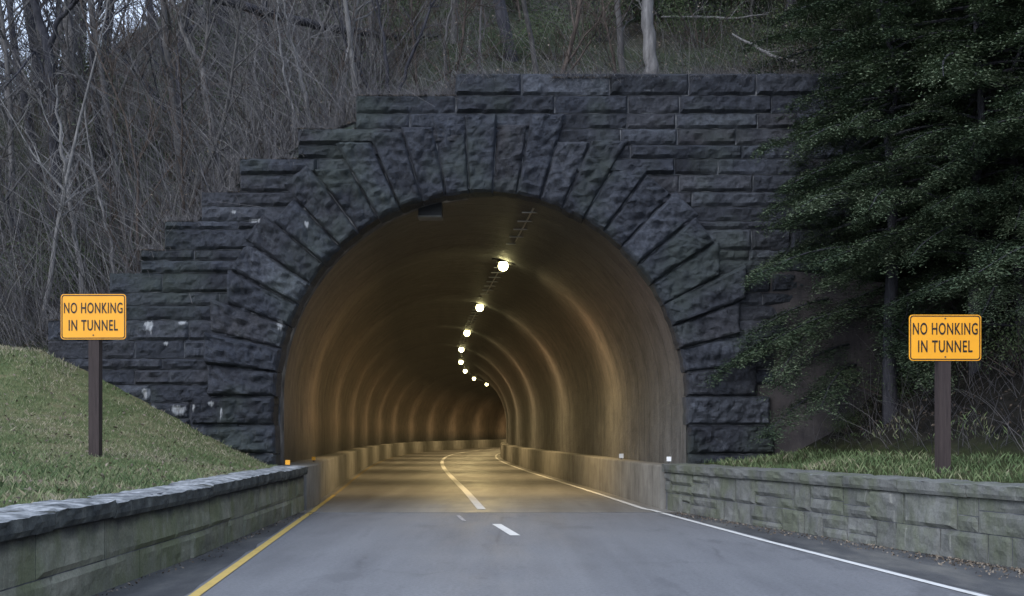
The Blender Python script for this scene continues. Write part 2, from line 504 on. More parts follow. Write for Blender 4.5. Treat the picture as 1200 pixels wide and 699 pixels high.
def yl(y): return interp(YL, y) if y < 22 else cx(y) - 3.30
def wr(y): return interp(WL, y) if y < 22 else cx(y) + 3.28


def strip(name, y0, y1, fa, fb, z, mat, kind='structure', step=.5, na=1):
    n = max(1, int(round((y1 - y0) / step)))
    ysl = [y0 + (y1 - y0) * i / n for i in range(n + 1)]
    V = []; Fq = []
    for y in ysl:
        a, b = fa(y), fb(y)
        for k in range(na + 1): V.append((a + (b - a) * k / na, y, z))
    w = na + 1
    for j in range(n):
        for k in range(na): Fq.append((j * w + k, j * w + k + 1, (j + 1) * w + k + 1, (j + 1) * w + k))
    o = link(name, np_mesh(name, V, Fq, mat))
    if kind: tag(o, kind=kind)
    return o


strip('road', -45, YJ, lambda y: lw(y) - .1, lambda y: rw(y) + .1, 0.0, M['asphalt'])
strip('road_shoulder', -45, YJ - .02, lambda y: lw(y) - .09, lambda y: yl(y) - .10 + .07 * noise.noise(Vector((0, y * 1.7, 0))), .004, M['shoulder'])
strip('road_shoulder', -45, YJ - .02, lambda y: wr(y) + .12 + .05 * noise.noise(Vector((3, y * 1.4, 0))), lambda y: rw(y) + .09, .004, M['shoulder'])
strip('tunnel_road', YJ + .025, 150, lambda y: cx(y) - 4.0, lambda y: cx(y) + 4.0, 0.0, M['troad'])
strip('road_joint', YJ - .03, YJ + .05, lambda y: -4.0, lambda y: 3.2, .003, M['shoulder'], step=.05)
strip('road_joint', YJ - .018, YJ + .018, lambda y: -4.0, lambda y: 3.2, .0065, M['black'], step=.05)


def marking(name, y0, y1, fc, w, mat, z=.008):
    return strip(name, y0, y1, lambda y: fc(y) - w / 2, lambda y: fc(y) + w / 2, z, mat)


marking('edge_line', -40, 20.9, yl, .105, M['yellow'])
marking('edge_line', 21.02, 27, yl, .10, M['yellow'])
marking('edge_line', 27, 120, yl, .09, M['yellow_worn'])
marking('edge_line', -40, 20.9, wr, .10, M['white'])
marking('edge_line', 21.02, 120, wr, .12, M['white'])
marking('centre_line', 21.85, 120, lambda y: cx(y) + .02, .17, M['white'])
mid = lambda y: -.25 + (18.2 - y) * .15
marking('lane_dash', 16.2, 18.25, mid, .15, M['white'])
marking('lane_dash', 7.2, 9.6, lambda y: mid(y) + .02, .14, M['worn'])
marking('lane_dash', 18.9, 20.2, lambda y: -.90 + (19.5 - y) * .13, .07, M['worn'])
# ------------------------------------------------------------------ tunnel: lining and barriers
tunnel = empty('tunnel', (CX, PY, 0), 'long curving concrete road tunnel lit by a row of ceiling lamps', 'tunnel')
Y0, Y1 = PY + .12, 150.0
nseg = 190; na = 56
prof = []
zs = SPR
tot = 2 * zs + math.pi * RAD
for k in range(na + 1):
    s_ = tot * k / na
    if s_ < zs: prof.append((-RAD, s_, s_ / tot))
    elif s_ > tot - zs: prof.append((RAD, tot - s_, s_ / tot))
    else:
        a = math.pi - (s_ - zs) / RAD
        prof.append((RAD * math.cos(a), zs + RAD * math.sin(a), s_ / tot))
V = []; UV = []
LAMPS_Y = [29.4, 39.1, 48.95, 58.5, 68.7, 78.5, 89.0, 99.2]
for j in range(nseg + 1):
    y = Y0 + (Y1 - Y0) * j / nseg
    # shallow rounded ribs added near each lamp to sharpen the bands of lamp light
    rel = 0.0
    for k2 in range(-1, 13):
        c0 = 28.2 + 9.9 * k2
        rel += .10 * math.exp(-((y - c0) / 1.25) ** 2)
    for (dx, z, t) in prof:
        r = 1 - rel / RAD
        V.append((cx(y) + dx * r - CX, y - PY, SPR + (z - SPR) * r if z > SPR else z)); UV.append((y, t))
W = na + 1
Fq = [(j * W + i, j * W + i + 1, (j + 1) * W + i + 1, (j + 1) * W + i) for j in range(nseg) for i in range(na)]
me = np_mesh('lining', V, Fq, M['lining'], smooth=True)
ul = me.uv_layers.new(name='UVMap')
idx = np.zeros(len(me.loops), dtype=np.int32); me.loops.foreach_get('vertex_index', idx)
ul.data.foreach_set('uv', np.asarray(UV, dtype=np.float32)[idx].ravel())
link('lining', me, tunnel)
# unseen cap added far round the bend to keep outside light out
b = MB(); b.box((cx(Y1) - 5 - CX, Y1 - PY, -.1), (cx(Y1) + 5 - CX, Y1 - PY + .3, 8)); b.build('added_end_cap', M['mortar'], tunnel)
# conduit along the crown feeding the lamps
b = MB()
b.tube([(lampx(y) + .05 - .0 - CX, y - PY, 6.17) for y in np.arange(22.6, 140, 1.5)], .022, 6)
for y in np.arange(23.0, 120, .95):
    b.box((lampx(y) - .16 - CX, y - PY - .02, 6.13), (lampx(y) + .26 - CX, y - PY + .02, 6.155))
b.build('conduit', M['alu'], tunnel)

for side, (fa, fb, y0, y1, lab) in {
    'l': (lambda y: cx(y) - 3.50 if y > 21.9 else -4.07, lambda y: cx(y) - 4.3, 21.76, 145, 'low plain concrete barrier curving along the left side inside the tunnel'),
    'r': (lambda y: cx(y) + 3.60, lambda y: cx(y) + 4.3, 21.95, 145, 'low plain concrete barrier curving along the right side inside the tunnel')}.items():
    V = []; Fq = []
    n = 160; pr = [(0, -.05), (0, .84), (.03, .87), (1, .87), (1, -.05)]
    for j in range(n + 1):
        y = y0 + (y1 - y0) * (j / n) ** 1.3
        a, bb = fa(y), fb(y)
        if side == 'l':
            a = -4.07 + (cx(y) - 3.50 + 4.07) * sm(21.7, 26, y)
        for (u, z) in pr: V.append((a + (bb - a) * u, y, z))
    for j in range(n):
        for i in range(4): Fq.append((j * 5 + i, j * 5 + i + 1, (j + 1) * 5 + i + 1, (j + 1) * 5 + i))
    me = np_mesh('concrete_barrier', V, Fq, M['barrier'])
    bmv = MB(); bmv.add([V[i] for i in range(5)], [(0, 1, 2, 3, 4)])
    o = link('concrete_barrier', me)
    tag(o, lab, 'barrier')
    e = bmv.build('end_face', M['barrier'], o)


# ------------------------------------------------------------------ rock-faced stone
STAIN = [(175, 377, 395, 9), (172, 455, 470, 7), (181, 475, 498, 6), (210, 475, 492, 14), (230, 474, 486, 5), (330, 376, 392, 6), (275, 246, 252, 7), (300, 256, 264, 12), (195, 400, 408, 5), (262, 478, 500, 3), (250, 470, 480, 6), (170, 500, 515, 5), (362, 262, 275, 4), (215, 376, 384, 10), (118, 352, 358, 5), (640, 395, 400, 3)]
STW = [((a - 600) * PY / F, 1.5 + (509 - t) * PY / F, 1.5 + (509 - bt) * PY / F, w * PY / F) for a, t, bt, w in STAIN]


def stain_at(x, z):
    s = 0
    for (sx_, zt, zb, w) in STW:
        if abs(x - sx_) < w and zb - .05 < z < zt + .04:
            vz = (z - zb) / (zt - zb)
            s = max(s, (1 - (abs(x - sx_) / w) ** 2) * min(1, max(0, 1.15 - vz) * 4, .35 + vz))
    return s


class Rock(MB):
    def __init__(s): super().__init__(); s.st = []

    def block(s, q, y0, prot, back, cell=.045, rugged=1.0, mapf=None, edge=.065, mind=.022):
        """q: 4 corners (x,z) ordered bl, br, tr, tl; front towards -y"""
        bl, br, tr, tl = [Vector((p[0], p[1])) for p in q]
        Wd = max((br - bl).length, (tr - tl).length); Hd = max((tl - bl).length, (tr - br).length)
        n = max(3, int(Wd / cell)); m_ = max(3, int(Hd / cell))
        off = Vector((rnd.uniform(0, 90), rnd.uniform(0, 90), rnd.uniform(0, 90)))
        tilt = rnd.uniform(-.025, .025); tilt2 = rnd.uniform(-.02, .03); vs = []; base = len(s.v)
        for j in range(m_ + 1):
            v = j / m_
            for i in range(n + 1):
                u = i / n
                p = (bl * (1 - u) + br * u) * (1 - v) + (tl * (1 - u) + tr * u) * v
                d = min(u * Wd, (1 - u) * Wd, v * Hd, (1 - v) * Hd)
                e = min(1, d / (edge * (1 + .6 * noise.noise(Vector((p.x * 3, 1, p.y * 3)) + off)))); e = 1 - (1 - e) ** 2
                pp = Vector((p.x, 0, p.y)) + off
                vor = noise.voronoi(pp * 4.5)[0]
                rg_ = abs(noise.noise(Vector((pp.x * 2.2, 0, pp.z * 4.5))))
                nn = noise.noise(pp * 1.7) * .06 + noise.noise(pp * 6) * .035 + (vor[1] - vor[0]) * .075 + (.12 - rg_) * .06 + noise.noise(pp * 17) * .010
                dep = prot * .25 + (prot * .75 + (nn - .01) * rugged + tilt * (u * 2 - 1) + tilt2 * (1 - 2 * v)) * e
                dep = max(dep, mind)
                jit = 0 if d > .01 else .012 * rugged
                x = p.x + jit * noise.noise(pp * 7); z = p.y + jit * noise.noise(pp * 7 + Vector((5, 5, 5)))
                vs.append((x, y0 - dep, z))
        fs = []
        w = n + 1
        for j in range(m_):
            for i in range(n): fs.append((j * w + i, j * w + i + 1, (j + 1) * w + i + 1, (j + 1) * w + i))
        # side skirt to the back
        ring = [i for i in range(n + 1)] + [j * w + n for j in range(1, m_ + 1)] + [m_ * w + i for i in range(n - 1, -1, -1)] + [j * w for j in range(m_ - 1, 0, -1)]
        k0 = len(vs)
        for r in ring: vs.append((vs[r][0], y0 + back, vs[r][2]))
        L = len(ring)
        for k in range(L):
            k2 = (k + 1) % L
            fs.append((ring[k2], ring[k], k0 + k, k0 + k2))
        s.st.extend([stain_at(a[0], a[2]) for a in vs])
        if mapf: vs = [mapf(*a) for a in vs]
        s.tint = rnd.random()
        s.add(vs, fs)

    def build(s, name, mat, parent=None, smooth=False, origin=(0, 0, 0)):
        s.v = [(a - origin[0], b_ - origin[1], c_ - origin[2]) for a, b_, c_ in s.v]
        me = s.mesh(name, mat, smooth)
        a = me.attributes.new('stain', 'FLOAT', 'POINT')
        a.data.foreach_set('value', s.st if len(s.st) == len(s.v) else [0.0] * len(s.v))
        return link(name, me, parent)


portal = empty('tunnel_portal', (CX, PY, 0), 'black rock-faced stone tunnel portal with stepped top and arch of long voussoirs', 'portal')
ORG = (CX, PY, 0)
COURSES = [  # y top, y bottom, left end (photo px on the portal face)
    (91, 112, 533), (112, 133, 533), (133, 151, 417), (151, 170, 349), (170, 186, 349), (186, 205, 281), (205, 225, 281),
    (225, 242, 236), (242, 259, 236), (259, 269, 193), (269, 293, 193), (293, 305, 165), (305, 320, 165), (320, 343, 128),
    (343, 358, 120), (358, 375, 118), (375, 399, 56), (399, 420, 56), (420, 433, 60), (433, 451, 60), (451, 472, 60), (472, 505, 80), (505, 541, 100), (541, 575, 120)]
# the course at y 112-151 starts further left, two thin courses
COURSES[1] = (112, 133, 417)
fac = Rock(); core = MB()
zz = lambda y: 1.5 + (509 - y) * PY / F
xx = lambda x: (x - 600) * PY / F


def right_end(y):
    if y < 205: return 1035
    if y < 330: return 1000
    if y < 400: return 960
    if y < 451: return 908
    return 0


for ci, (yt, yb, xl) in enumerate(COURSES):
    zt, zb = zz(yt), zz(yb)
    x0 = xx(xl); x1 = xx(right_end(yt)) if right_end(yt) else None
    if ci == 0: zt += .08

    def halfw(r):
        zc = zb if zb > SPR else SPR
        h = zc - SPR
        return math.sqrt(max(0, r * r - h * h)) if h < r else 0
    hw = halfw(4.75)
    spans = []
    if hw > 0:
        spans.append((x0, CX - hw))
        if x1: spans.append((CX + hw, x1))
    else: spans.append((x0, x1 if x1 else 5))
    for (a, bb) in spans:
        if bb - a < .1: continue
        core.box((a + .02, PY + .012, zb), (bb - .02, PY + .62, zt - .02))
        x = a
        # split tall courses locally into two thin ones now and then
        while x < bb - .05:
            ln = rnd.uniform(.75, 2.0) * (1 if zt - zb > .3 else 1.25)
            if bb - (x + ln) < .45: ln = bb - x
            if x == a: ln = min(ln, bb - a)
            g_ = .009
            pr_ = rnd.uniform(.035, .12)
            if zt - zb > .36 and rnd.random() < .14:
                zm = zb + (zt - zb) * rnd.uniform(.4, .6)
                fac.block([(x + g_, zb + g_), (x + ln - g_, zb + g_), (x + ln - g_, zm - g_), (x + g_, zm - g_)], PY + .02, pr_, .45)
                fac.block([(x + g_, zm + g_), (x + ln - g_, zm + g_), (x + ln - g_, zt - g_), (x + g_, zt - g_)], PY + .02, pr_ * .8, .45)
            else:
                fac.block([(x + g_, zb + g_), (x + ln - g_, zb + g_), (x + ln - g_, zt - g_), (x + g_, zt - g_)], PY + .02, pr_, .45)
            x += ln
fac.build('ashlar_facing', M['stone'], portal, origin=ORG)
for k in range(60):
    a0, a1 = math.pi * k / 60, math.pi * (k + 1) / 60
    P4 = [(CX + r_ * math.cos(a_), y_, SPR + r_ * math.sin(a_)) for y_ in (PY - .03, PY + .5) for (r_, a_) in ((RAD + .025, a0), (RAD + .025, a1), (5.1, a1), (5.1, a0))]
    core.add(P4, [(0, 1, 2, 3), (7, 6, 5, 4), (0, 4, 5, 1), (2, 6, 7, 3)])
for k in range(60):
    a0, a1 = math.pi * k / 60, math.pi * (k + 1) / 60
    P4 = [(CX + r_ * math.cos(a_), y_, SPR + r_ * math.sin(a_)) for y_ in (PY + .505, PY + .9) for (r_, a_) in ((RAD + .004, a0), (RAD + .004, a1), (5.35, a1), (5.35, a0))]
    core.add(P4, [(0, 1, 2, 3), (7, 6, 5, 4), (0, 4, 5, 1), (2, 6, 7, 3)])
for sd_ in (-1, 1):
    xa_, xb_ = sorted((CX + sd_ * (RAD + .004), CX + sd_ * 5.6))
    core.box((xa_, PY + .505, -.05), (xb_, PY + .9, SPR))
    xa_, xb_ = sorted((CX + sd_ * (RAD + .025), CX + sd_ * 5.6))
    core.box((xa_, PY - .03, -.05), (xb_, PY + .5, SPR))
core.v = [(a - CX, b_ - PY, c_) for a, b_, c_ in core.v]
core.build('mortar_core', M['mortar'], portal)

# voussoirs
NV = 27
angs = [math.pi * k / NV for k in range(NV + 1)]
for k in range(NV):
    a0, a1 = angs[k], angs[k + 1]
    am = (a0 + a1) / 2
    Ro = 5.50 + .13 * math.sin(k * 2.4) + (.08 if k % 2 else -.05)
    Ri = RAD - .04 + rnd.uniform(-.035, .02)
    pm = Vector((math.cos(am), math.sin(am))) * Ro

    def outer(a):
        c_, s_ = math.cos(a), math.sin(a)
        if math.sin(am) > .80: t = pm.y / s_
        elif math.sin(am) < .5: t = pm.x / c_
        else: t = Ro
        t = max(Ro - .28, min(Ro + .30, t))
        return (CX + c_ * t, SPR + s_ * t)
    inn = lambda a: (CX + math.cos(a) * Ri, SPR + math.sin(a) * Ri)
    ga = .0014
    q = [inn(a1 - ga), inn(a0 + ga), outer(a0 + ga), outer(a1 - ga)]
    r_ = Rock(); r_.block(q, PY - .02, rnd.uniform(.11, .21), .42, cell=.042, rugged=1.45, edge=.08)
    r_.build('voussoir', M['stone'], portal, origin=ORG)
zl = [SPR, 1.68, 1.11, .54, -.05]
for side in (-1, 1):
    for k in range(4):
        wv = 5.72 + (.05 if k % 2 else -.03)
        xa, xb = CX + side * (RAD - rnd.uniform(.0, .05)), CX + side * wv
        xa, xb = min(xa, xb), max(xa, xb)
        g_ = .009
        r_ = Rock(); r_.block([(xa, zl[k + 1] + g_), (xb, zl[k + 1] + g_), (xb, zl[k] - g_), (xa, zl[k] - g_)], PY - .02, rnd.uniform(.11, .21), .42, cell=.042, rugged=1.45, edge=.08)
        r_.build('voussoir', M['stone'], portal, origin=ORG)

# brown rendered wing wall to the right of the arch
ww = MB()
nx, nz = 36, 26
V = []
for j in range(nz + 1):
    for i in range(nx + 1):
        u = i / nx; v = j / nz
        x = 4.45 + u * 6.1; z = .3 + v * (4.6 - 1.0 * u)
        y = PY + .12 - u * 1.1 + .10 * noise.noise(Vector((x * .8, z * .8, 2))) + .03 * noise.noise(Vector((x * 3, z * 3, 2)))
        V.append((x, y, z))
k0 = len(V)
V += [(p[0], p[1] + .4, p[2]) for p in V]
fs = [(j * (nx + 1) + i, j * (nx + 1) + i + 1, (j + 1) * (nx + 1) + i + 1, (j + 1) * (nx + 1) + i) for j in range(nz) for i in range(nx)]
fs += [tuple(k0 + q for q in reversed(f)) for f in fs]
for i in range(nx): fs.append((nz * (nx + 1) + i, nz * (nx + 1) + i + 1, k0 + nz * (nx + 1) + i + 1, k0 + nz * (nx + 1) + i))
for j in range(nz): fs.append((j * (nx + 1), (j + 1) * (nx + 1), k0 + (j + 1) * (nx + 1), k0 + j * (nx + 1)))
ww.add(V, fs)
o = ww.build('wing_wall', M['wing'], smooth=True)
tag(o, 'bare brown rendered wing wall beside the right foot of the stone arch', 'wall')


# ------------------------------------------------------------------ roadside walls
def path_wall(fn, sidesign, y0, y1, courses, cap_h, thick, blockln, prot, rugged, mats, label, top, splits=False):
    """fn(y) gives the road-side face; sidesign +1 wall body to +x, -1 to -x"""
    ysamp = np.linspace(y0, y1, 200)
    xs = np.array([fn(y) for y in ysamp]); ds = np.concatenate([[0], np.cumsum(np.hypot(np.diff(xs), np.diff(ysamp)))])
    Ltot = ds[-1]

    def mp(s_, dpt, z):          # s along, dpt distance from the face away from the road
        y = np.interp(s_, ds, ysamp); x = np.interp(s_, ds, xs)
        i = min(198, max(0, int(np.searchsorted(ds, s_)) - 1))
        tx, ty = xs[i + 1] - xs[i], ysamp[i + 1] - ysamp[i]; l = math.hypot(tx, ty)
        nx_, ny_ = (ty / l, -tx / l)
        if sidesign < 0: nx_, ny_ = -nx_, -ny_
        return (float(x + nx_ * dpt), float(y + ny_ * dpt), z)
    root = empty('retaining_wall', (fn(y1), y1, 0), label, 'wall')
    og = (fn(y1), y1, 0)
    st = Rock()
    co = MB()
    co_pts = []
    body = MB()
    n = 90; V = []
    for j in range(n + 1):
        s_ = Ltot * j / n
        for (d, z) in ((.03, -.1), (.03, top - .02), (thick, top - .02), (thick, -.1)): V.append(mp(s_, d, z))
    body.add(V, [(j * 4 + i, j * 4 + i + 1, (j + 1) * 4 + i + 1, (j + 1) * 4 + i) for j in range(n) for i in range(3)] + [(0, 1, 2, 3), (n * 4 + 3, n * 4 + 2, n * 4 + 1, n * 4)])
    body.v = [(a - og[0], b_ - og[1], c_) for a, b_, c_ in body.v]
    body.build('mortar_core', M['mortar'], root)
    for (zb, zt) in courses:
        s_ = -rnd.uniform(0, .5)
        while s_ < Ltot:
            ln = rnd.uniform(*blockln); a = max(0, s_); bb = min(Ltot, s_ + ln)
            if bb - a > .12:
                z0, z1 = zb, zt
                if splits and rnd.random() < .45:
                    zm = zb + (zt - zb) * rnd.uniform(.35, .65)
                    st.block([(a + .008, zm + .006), (bb - .008, zm + .006), (bb - .008, z1 - .006), (a + .008, z1 - .006)], 0.03, prot * rnd.uniform(.3, 1.5), .1, cell=.05, rugged=rugged, mapf=mp, edge=.04, mind=.006)
                    z1 = zm
                st.block([(a + .008, z0 + .006), (bb - .008, z0 + .006), (bb - .008, z1 - .006), (a + .008, z1 - .006)], 0.03, prot * rnd.uniform(.6, 1.3), .1, cell=.05, rugged=rugged, mapf=mp, edge=.03, mind=.006)
            s_ += ln
    st.st = [0] * len(st.v)
    st.build('stonework', mats[0], root, origin=og)
    # coping stones
    cp = Rock()
    s_ = 0
    while s_ < Ltot:
        ln = rnd.uniform(1.1, 1.9)
        if Ltot - s_ - ln < .5: ln = Ltot - s_
        a, bb = s_ + .006, s_ + ln - .006
        n = max(4, int((bb - a) / .07)); m_ = 9
        base = []
        lift = rnd.uniform(-.012, .014)
        for i in range(n + 1):
            sl = a + (bb - a) * i / n
            row = []
            for k in range(m_ + 1):
                d = -.06 + (thick + .05) * k / m_
                e = min(1, min(k / m_, 1) * 6, (i / n) * 10, (1 - i / n) * 10)
                z = top + lift - .02 * (1 - e) + .018 * noise.noise(Vector((sl * 3, d * 4, top))) + .012 * noise.noise(Vector((sl * 9, d * 9, 3)))
                row.append((sl, d + .02 * noise.noise(Vector((sl * 4, 0, 9))) * (k == 0), z))
            fr = [(sl, -.06 + .022 * noise.noise(Vector((sl * 5, q, 4))) + (.02 if q == 0 else 0), top + lift - cap_h + (cap_h - .025) * q / 3) for q in range(4)]
            base.append(fr + row)
        w = len(base[0])
        vs = [mp(*p) for r_ in base for p in r_]
        fs = [(i * w + q, (i + 1) * w + q, (i + 1) * w + q + 1, i * w + q + 1) for i in range(n) for q in range(w - 1)]
        fs += [tuple(range(w)), tuple(n * w + q for q in range(w - 1, -1, -1))]
        cp.tint = rnd.random(); cp.add(vs, fs)
        s_ += ln
    cp.st = [0] * len(cp.v)
    co_ = cp.build('coping', mats[1], root, origin=og)
    co_.data.materials.append(mats[2])
    for p_ in co_.data.polygons:
        if p_.normal.z < .55: p_.material_index = 1
    return root


def split_courses(*zs_): return [(zs_[i], zs_[i + 1]) for i in range(len(zs_) - 1)]


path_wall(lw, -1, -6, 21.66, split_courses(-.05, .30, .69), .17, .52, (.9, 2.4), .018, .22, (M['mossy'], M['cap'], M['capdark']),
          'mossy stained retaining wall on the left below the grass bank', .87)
path_wall(rw, 1, -3, 21.9, split_courses(-.05, .34, .76), .17, .50, (.3, 1.25), .035, .40, (M['ashlar'], M['cap'], M['ashlar']),
          'grey coursed stone retaining wall on the right bending towards the road edge', .93, True)

# reflectors on the walls
def reflector(x, y, z, mat, label, s=.09):
    e = empty('reflector', (x, y, z), label, 'reflector', 'small reflectors on the low walls')
    b = MB(); b.box((-.02, -.012, 0), (.02, .012, .03)); b.build('foot', M['metal'], e)
    b = MB(); b.box((-s / 2, -.014, .03), (s / 2, .006, .03 + s)); b.build('reflector_face', mat, e)


reflector(-4.38, 21.45, .875, M['amber'], 'amber reflector at the end of the left roadside wall')
reflector(-4.55, 25.2, .872, M['amber'], 'amber reflector further inside on the left tunnel barrier', .08)
reflector(3.14, 21.98, .93, M['refl'], 'larger white reflector where the right wall meets the tunnel')
reflector(cx(27.5) + 3.85, 27.5, .872, M['refl'], 'smaller white reflector further inside on the right tunnel barrier', .11)

# ------------------------------------------------------------------ lamps
ordn = ['nearest and largest ceiling lamp, closest to the tunnel mouth', 'second ceiling lamp from the tunnel mouth', 'third ceiling lamp from the tunnel mouth', 'fourth ceiling lamp, just above the sharpest bend of the row',
        'fifth ceiling lamp from the tunnel mouth, leftmost with the fourth', 'sixth ceiling lamp from the tunnel mouth, where the row swings right', 'seventh ceiling lamp from the tunnel mouth, next to last', 'farthest and smallest ceiling lamp, lowest in the row']
hb = MB()
hb.lathe([(.10, .20), (.14, .18), (.16, .10), (.17, .085)], 20)
hb.box((-.30, -.06, .15), (.30, .06, .19))
hb.box((.16, -.09, .02), (.34, .09, .15))
hme = hb.mesh('housing', M['metal'], True)
lb = MB(); lb.lathe([(.02, -.15), (.07, -.135), (.115, -.09), (.135, -.02), (.12, .05), (.10, .08)], 20)
lme = lb.mesh('lens', M['lens'], True)
lamp_light = bpy.data.lights.new('lamp_light', 'AREA'); lamp_light.shape = 'DISK'; lamp_light.size = .3
lamp_light.energy = 60; lamp_light.color = (1.0, .76, .36)
beam = bpy.data.lights.new('lamp_beam', 'SPOT'); beam.energy = 500; beam.color = (1.0, .72, .37)
beam.spot_size = R(156); beam.spot_blend = .75; beam.shadow_soft_size = .12
for i, y in enumerate(LAMPS_Y):
    e = empty('ceiling_lamp', (lampx(y), y, 6.02), 'glowing ' + ordn[i], 'ceiling lamp', 'lamps along the tunnel ceiling')
    link('housing', hme, e); link('lens', lme, e)
    link('lamp_light', lamp_light, e, (0, 0, -.215)); link('lamp_beam', beam, e, (0, 0, -.34)).scale = (1, .33, 1)
for i, y in enumerate([109.5, 120.0, 131.0]):
    e = empty('ceiling_lamp', (lampx(y), y, 6.02), 'ceiling lamp hidden round the bend of the tunnel', 'ceiling lamp', 'lamps along the tunnel ceiling')
    link('housing', hme, e); link('lens', lme, e); link('lamp_light', lamp_light, e, (0, 0, -.215)); link('lamp_beam', beam, e, (0, 0, -.34)).scale = (1, .33, 1)

# dark box with a paler lip under the crown
e = empty('dark_box', (-1.68, 22.6, 5.98), 'dark box fixed under the arch crown just inside the mouth', 'box')
b = MB(); b.box((-.24, -.12, 0), (.24, .25, .34)); b.build('casing', M['metal'], e)
b = MB(); b.box((-.25, -.13, -.035), (.25, .26, -.003)); b.build('lip', M['barrier'], e)


# ------------------------------------------------------------------ signs
def text_mesh(body, size, width):
    cu = bpy.data.curves.new('lettering', 'FONT'); cu.body = body; cu.size = size; cu.align_x = 'CENTER'; cu.align_y = 'CENTER'
    cu.extrude = .0012; cu.offset = .014; cu.space_character = 1.12; cu.resolution_u = 6
    ob = bpy.data.objects.new('tmp', cu); COL.objects.link(ob)
    bpy.context.view_layer.update()
    me = bpy.data.meshes.new_from_object(ob.evaluated_get(bpy.context.evaluated_depsgraph_get()))
    bpy.data.objects.remove(ob)
    co = np.zeros(len(me.vertices) * 3, dtype=np.float32); me.vertices.foreach_get('co', co); co = co.reshape(-1, 3)
    co[:, 0] -= (co[:, 0].max() + co[:, 0].min()) / 2; co[:, 1] -= (co[:, 1].max() + co[:, 1].min()) / 2
    co[:, 0] *= width / (co[:, 0].max() - co[:, 0].min())
    return me, co


def rrect(w, h, r, n=6):
    pts = []
    for (sx_, sy_, a0) in ((1, 1, 0), (-1, 1, 90), (-1, -1, 180), (1, -1, 270)):
        for k in range(n + 1):
            a = R(a0 + 90 * k / n)
            pts.append((sx_ * (w / 2 - r) + r * math.cos(a), sy_ * (h / 2 - r) + r * math.sin(a)))
    return pts


def sign(x, y, zg, zc, w, h, pw, label, bolts, rz=0):
    e = empty('road_sign', (x, y, zg), label, 'sign', 'tunnel warning signs', rz)
    b = MB(); b.box((-pw / 2, -.05, -.5), (pw / 2, .09, zc - zg + h * .32)); b.build('post', M['post'], e)
    zc_ = zc - zg
    n4 = None
    def plate(w_, h_, r_, y0, y1, mat, nm):
        p = rrect(w_, h_, r_); n = len(p)
        b = MB(); b.add([(a, y0, zc_ + c_) for a, c_ in p] + [(a, y1, zc_ + c_) for a, c_ in p],
                        [tuple(range(n)), tuple(range(2 * n - 1, n - 1, -1))] + [((k + 1) % n, k, n + k, n + (k + 1) % n) for k in range(n)])
        return b.build(nm, mat, e)
    plate(w, h, .05, -.062, -.052, M['sign'], 'sign_panel')
    # black border ring
    po, pi_ = rrect(w - .025, h - .025, .042), rrect(w - .055, h - .055, .032); n = len(po)
    b = MB(); b.add([(a, -.0645, zc_ + c_) for a, c_ in po] + [(a, -.0645, zc_ + c_) for a, c_ in pi_], [(k, (k + 1) % n, n + (k + 1) % n, n + k) for k in range(n)])
    b.build('border', M['black'], e)
    for (t, dz, wd) in (('NO HONKING', .128, .90), ('IN TUNNEL', -.125, .755)):
        me, co = text_mesh(t, 1.0, w * wd)
        hh = co[:, 1].max() - co[:, 1].min(); sc = .165 / hh
        out = np.stack([co[:, 0], -.0655 - (co[:, 2] > 0) * .001, zc_ + dz * h / .66 + co[:, 1] * sc], 1)
        me.vertices.foreach_set('co', out.astype(np.float32).ravel()); me.materials.clear(); me.materials.append(M['black']); me.update()
        link('lettering', me, e)
    for bz in bolts:
        b = MB(); b.tube([(0, -.06, zc_ + bz), (0, -.069, zc_ + bz)], .011, 8, True); b.build('bolt', M['metal'], e)


sign(-6.38, 16.8, left_bank(-6.38, 16.8), 3.29, 1.0, .69, .16, 'orange-yellow NO HONKING IN TUNNEL sign on the left grass bank', (-.28,), R(-1))
sign(5.97, 15.2, right_bank(5.97, 15.2), 2.83, 1.0, .635, .17, 'orange-yellow NO HONKING IN TUNNEL sign on the right before dark evergreens', (.265, -.265), R(1))


# ------------------------------------------------------------------ vegetation
def blades(n, fn, hmin, hmax, w, tintf, lean=.5):
    """fn() -> base points (n,3)"""
    P = fn(n); n = len(P)
    H = rs.uniform(hmin, hmax, n); A = rs.uniform(0, 2 * math.pi, n); L = rs.uniform(0, lean, n) * H
    B = rs.uniform(0, 2 * math.pi, n)
    dx, dy = np.cos(A) * w / 2, np.sin(A) * w / 2
    V = np.zeros((n, 4, 3)); V[:, 0] = P; V[:, 1] = P; V[:, 2] = P; V[:, 3] = P
    V[:, 0, 0] -= dx; V[:, 0, 1] -= dy; V[:, 1, 0] += dx; V[:, 1, 1] += dy
    V[:, 2, 0] += np.cos(B) * L * .35 + dx * .7; V[:, 2, 1] += np.sin(B) * L * .35 + dy * .7; V[:, 2, 2] += H * .6
    V[:, 3, 0] += np.cos(B) * L; V[:, 3, 1] += np.sin(B) * L; V[:, 3, 2] += H
    idx = np.arange(n)[:, None] * 4
    Fq = np.concatenate([idx + 0, idx + 1, idx + 2, idx + 3], 1)
    return V.reshape(-1, 3), Fq, np.repeat(tintf(P), 4)


def pts_on(fn, xa, xb, ya, yb, cond=None):
    def f(n):
        X = rs.uniform(xa, xb, n); Y = rs.uniform(ya, yb, n)
        P = np.array([(x, y, fn(x, y) - .01) for x, y in zip(X, Y) if (cond is None or cond(x, y))])
        return P
    return f


def patch(P, scale=.8, seed=0, spread=.25, base=.35):
    v = np.array([noise.noise(Vector((p[0] * scale, p[1] * scale, seed))) for p in P])
    return np.clip(base + v * .7 + rs.normal(0, spread * .6, len(P)), 0, 1)


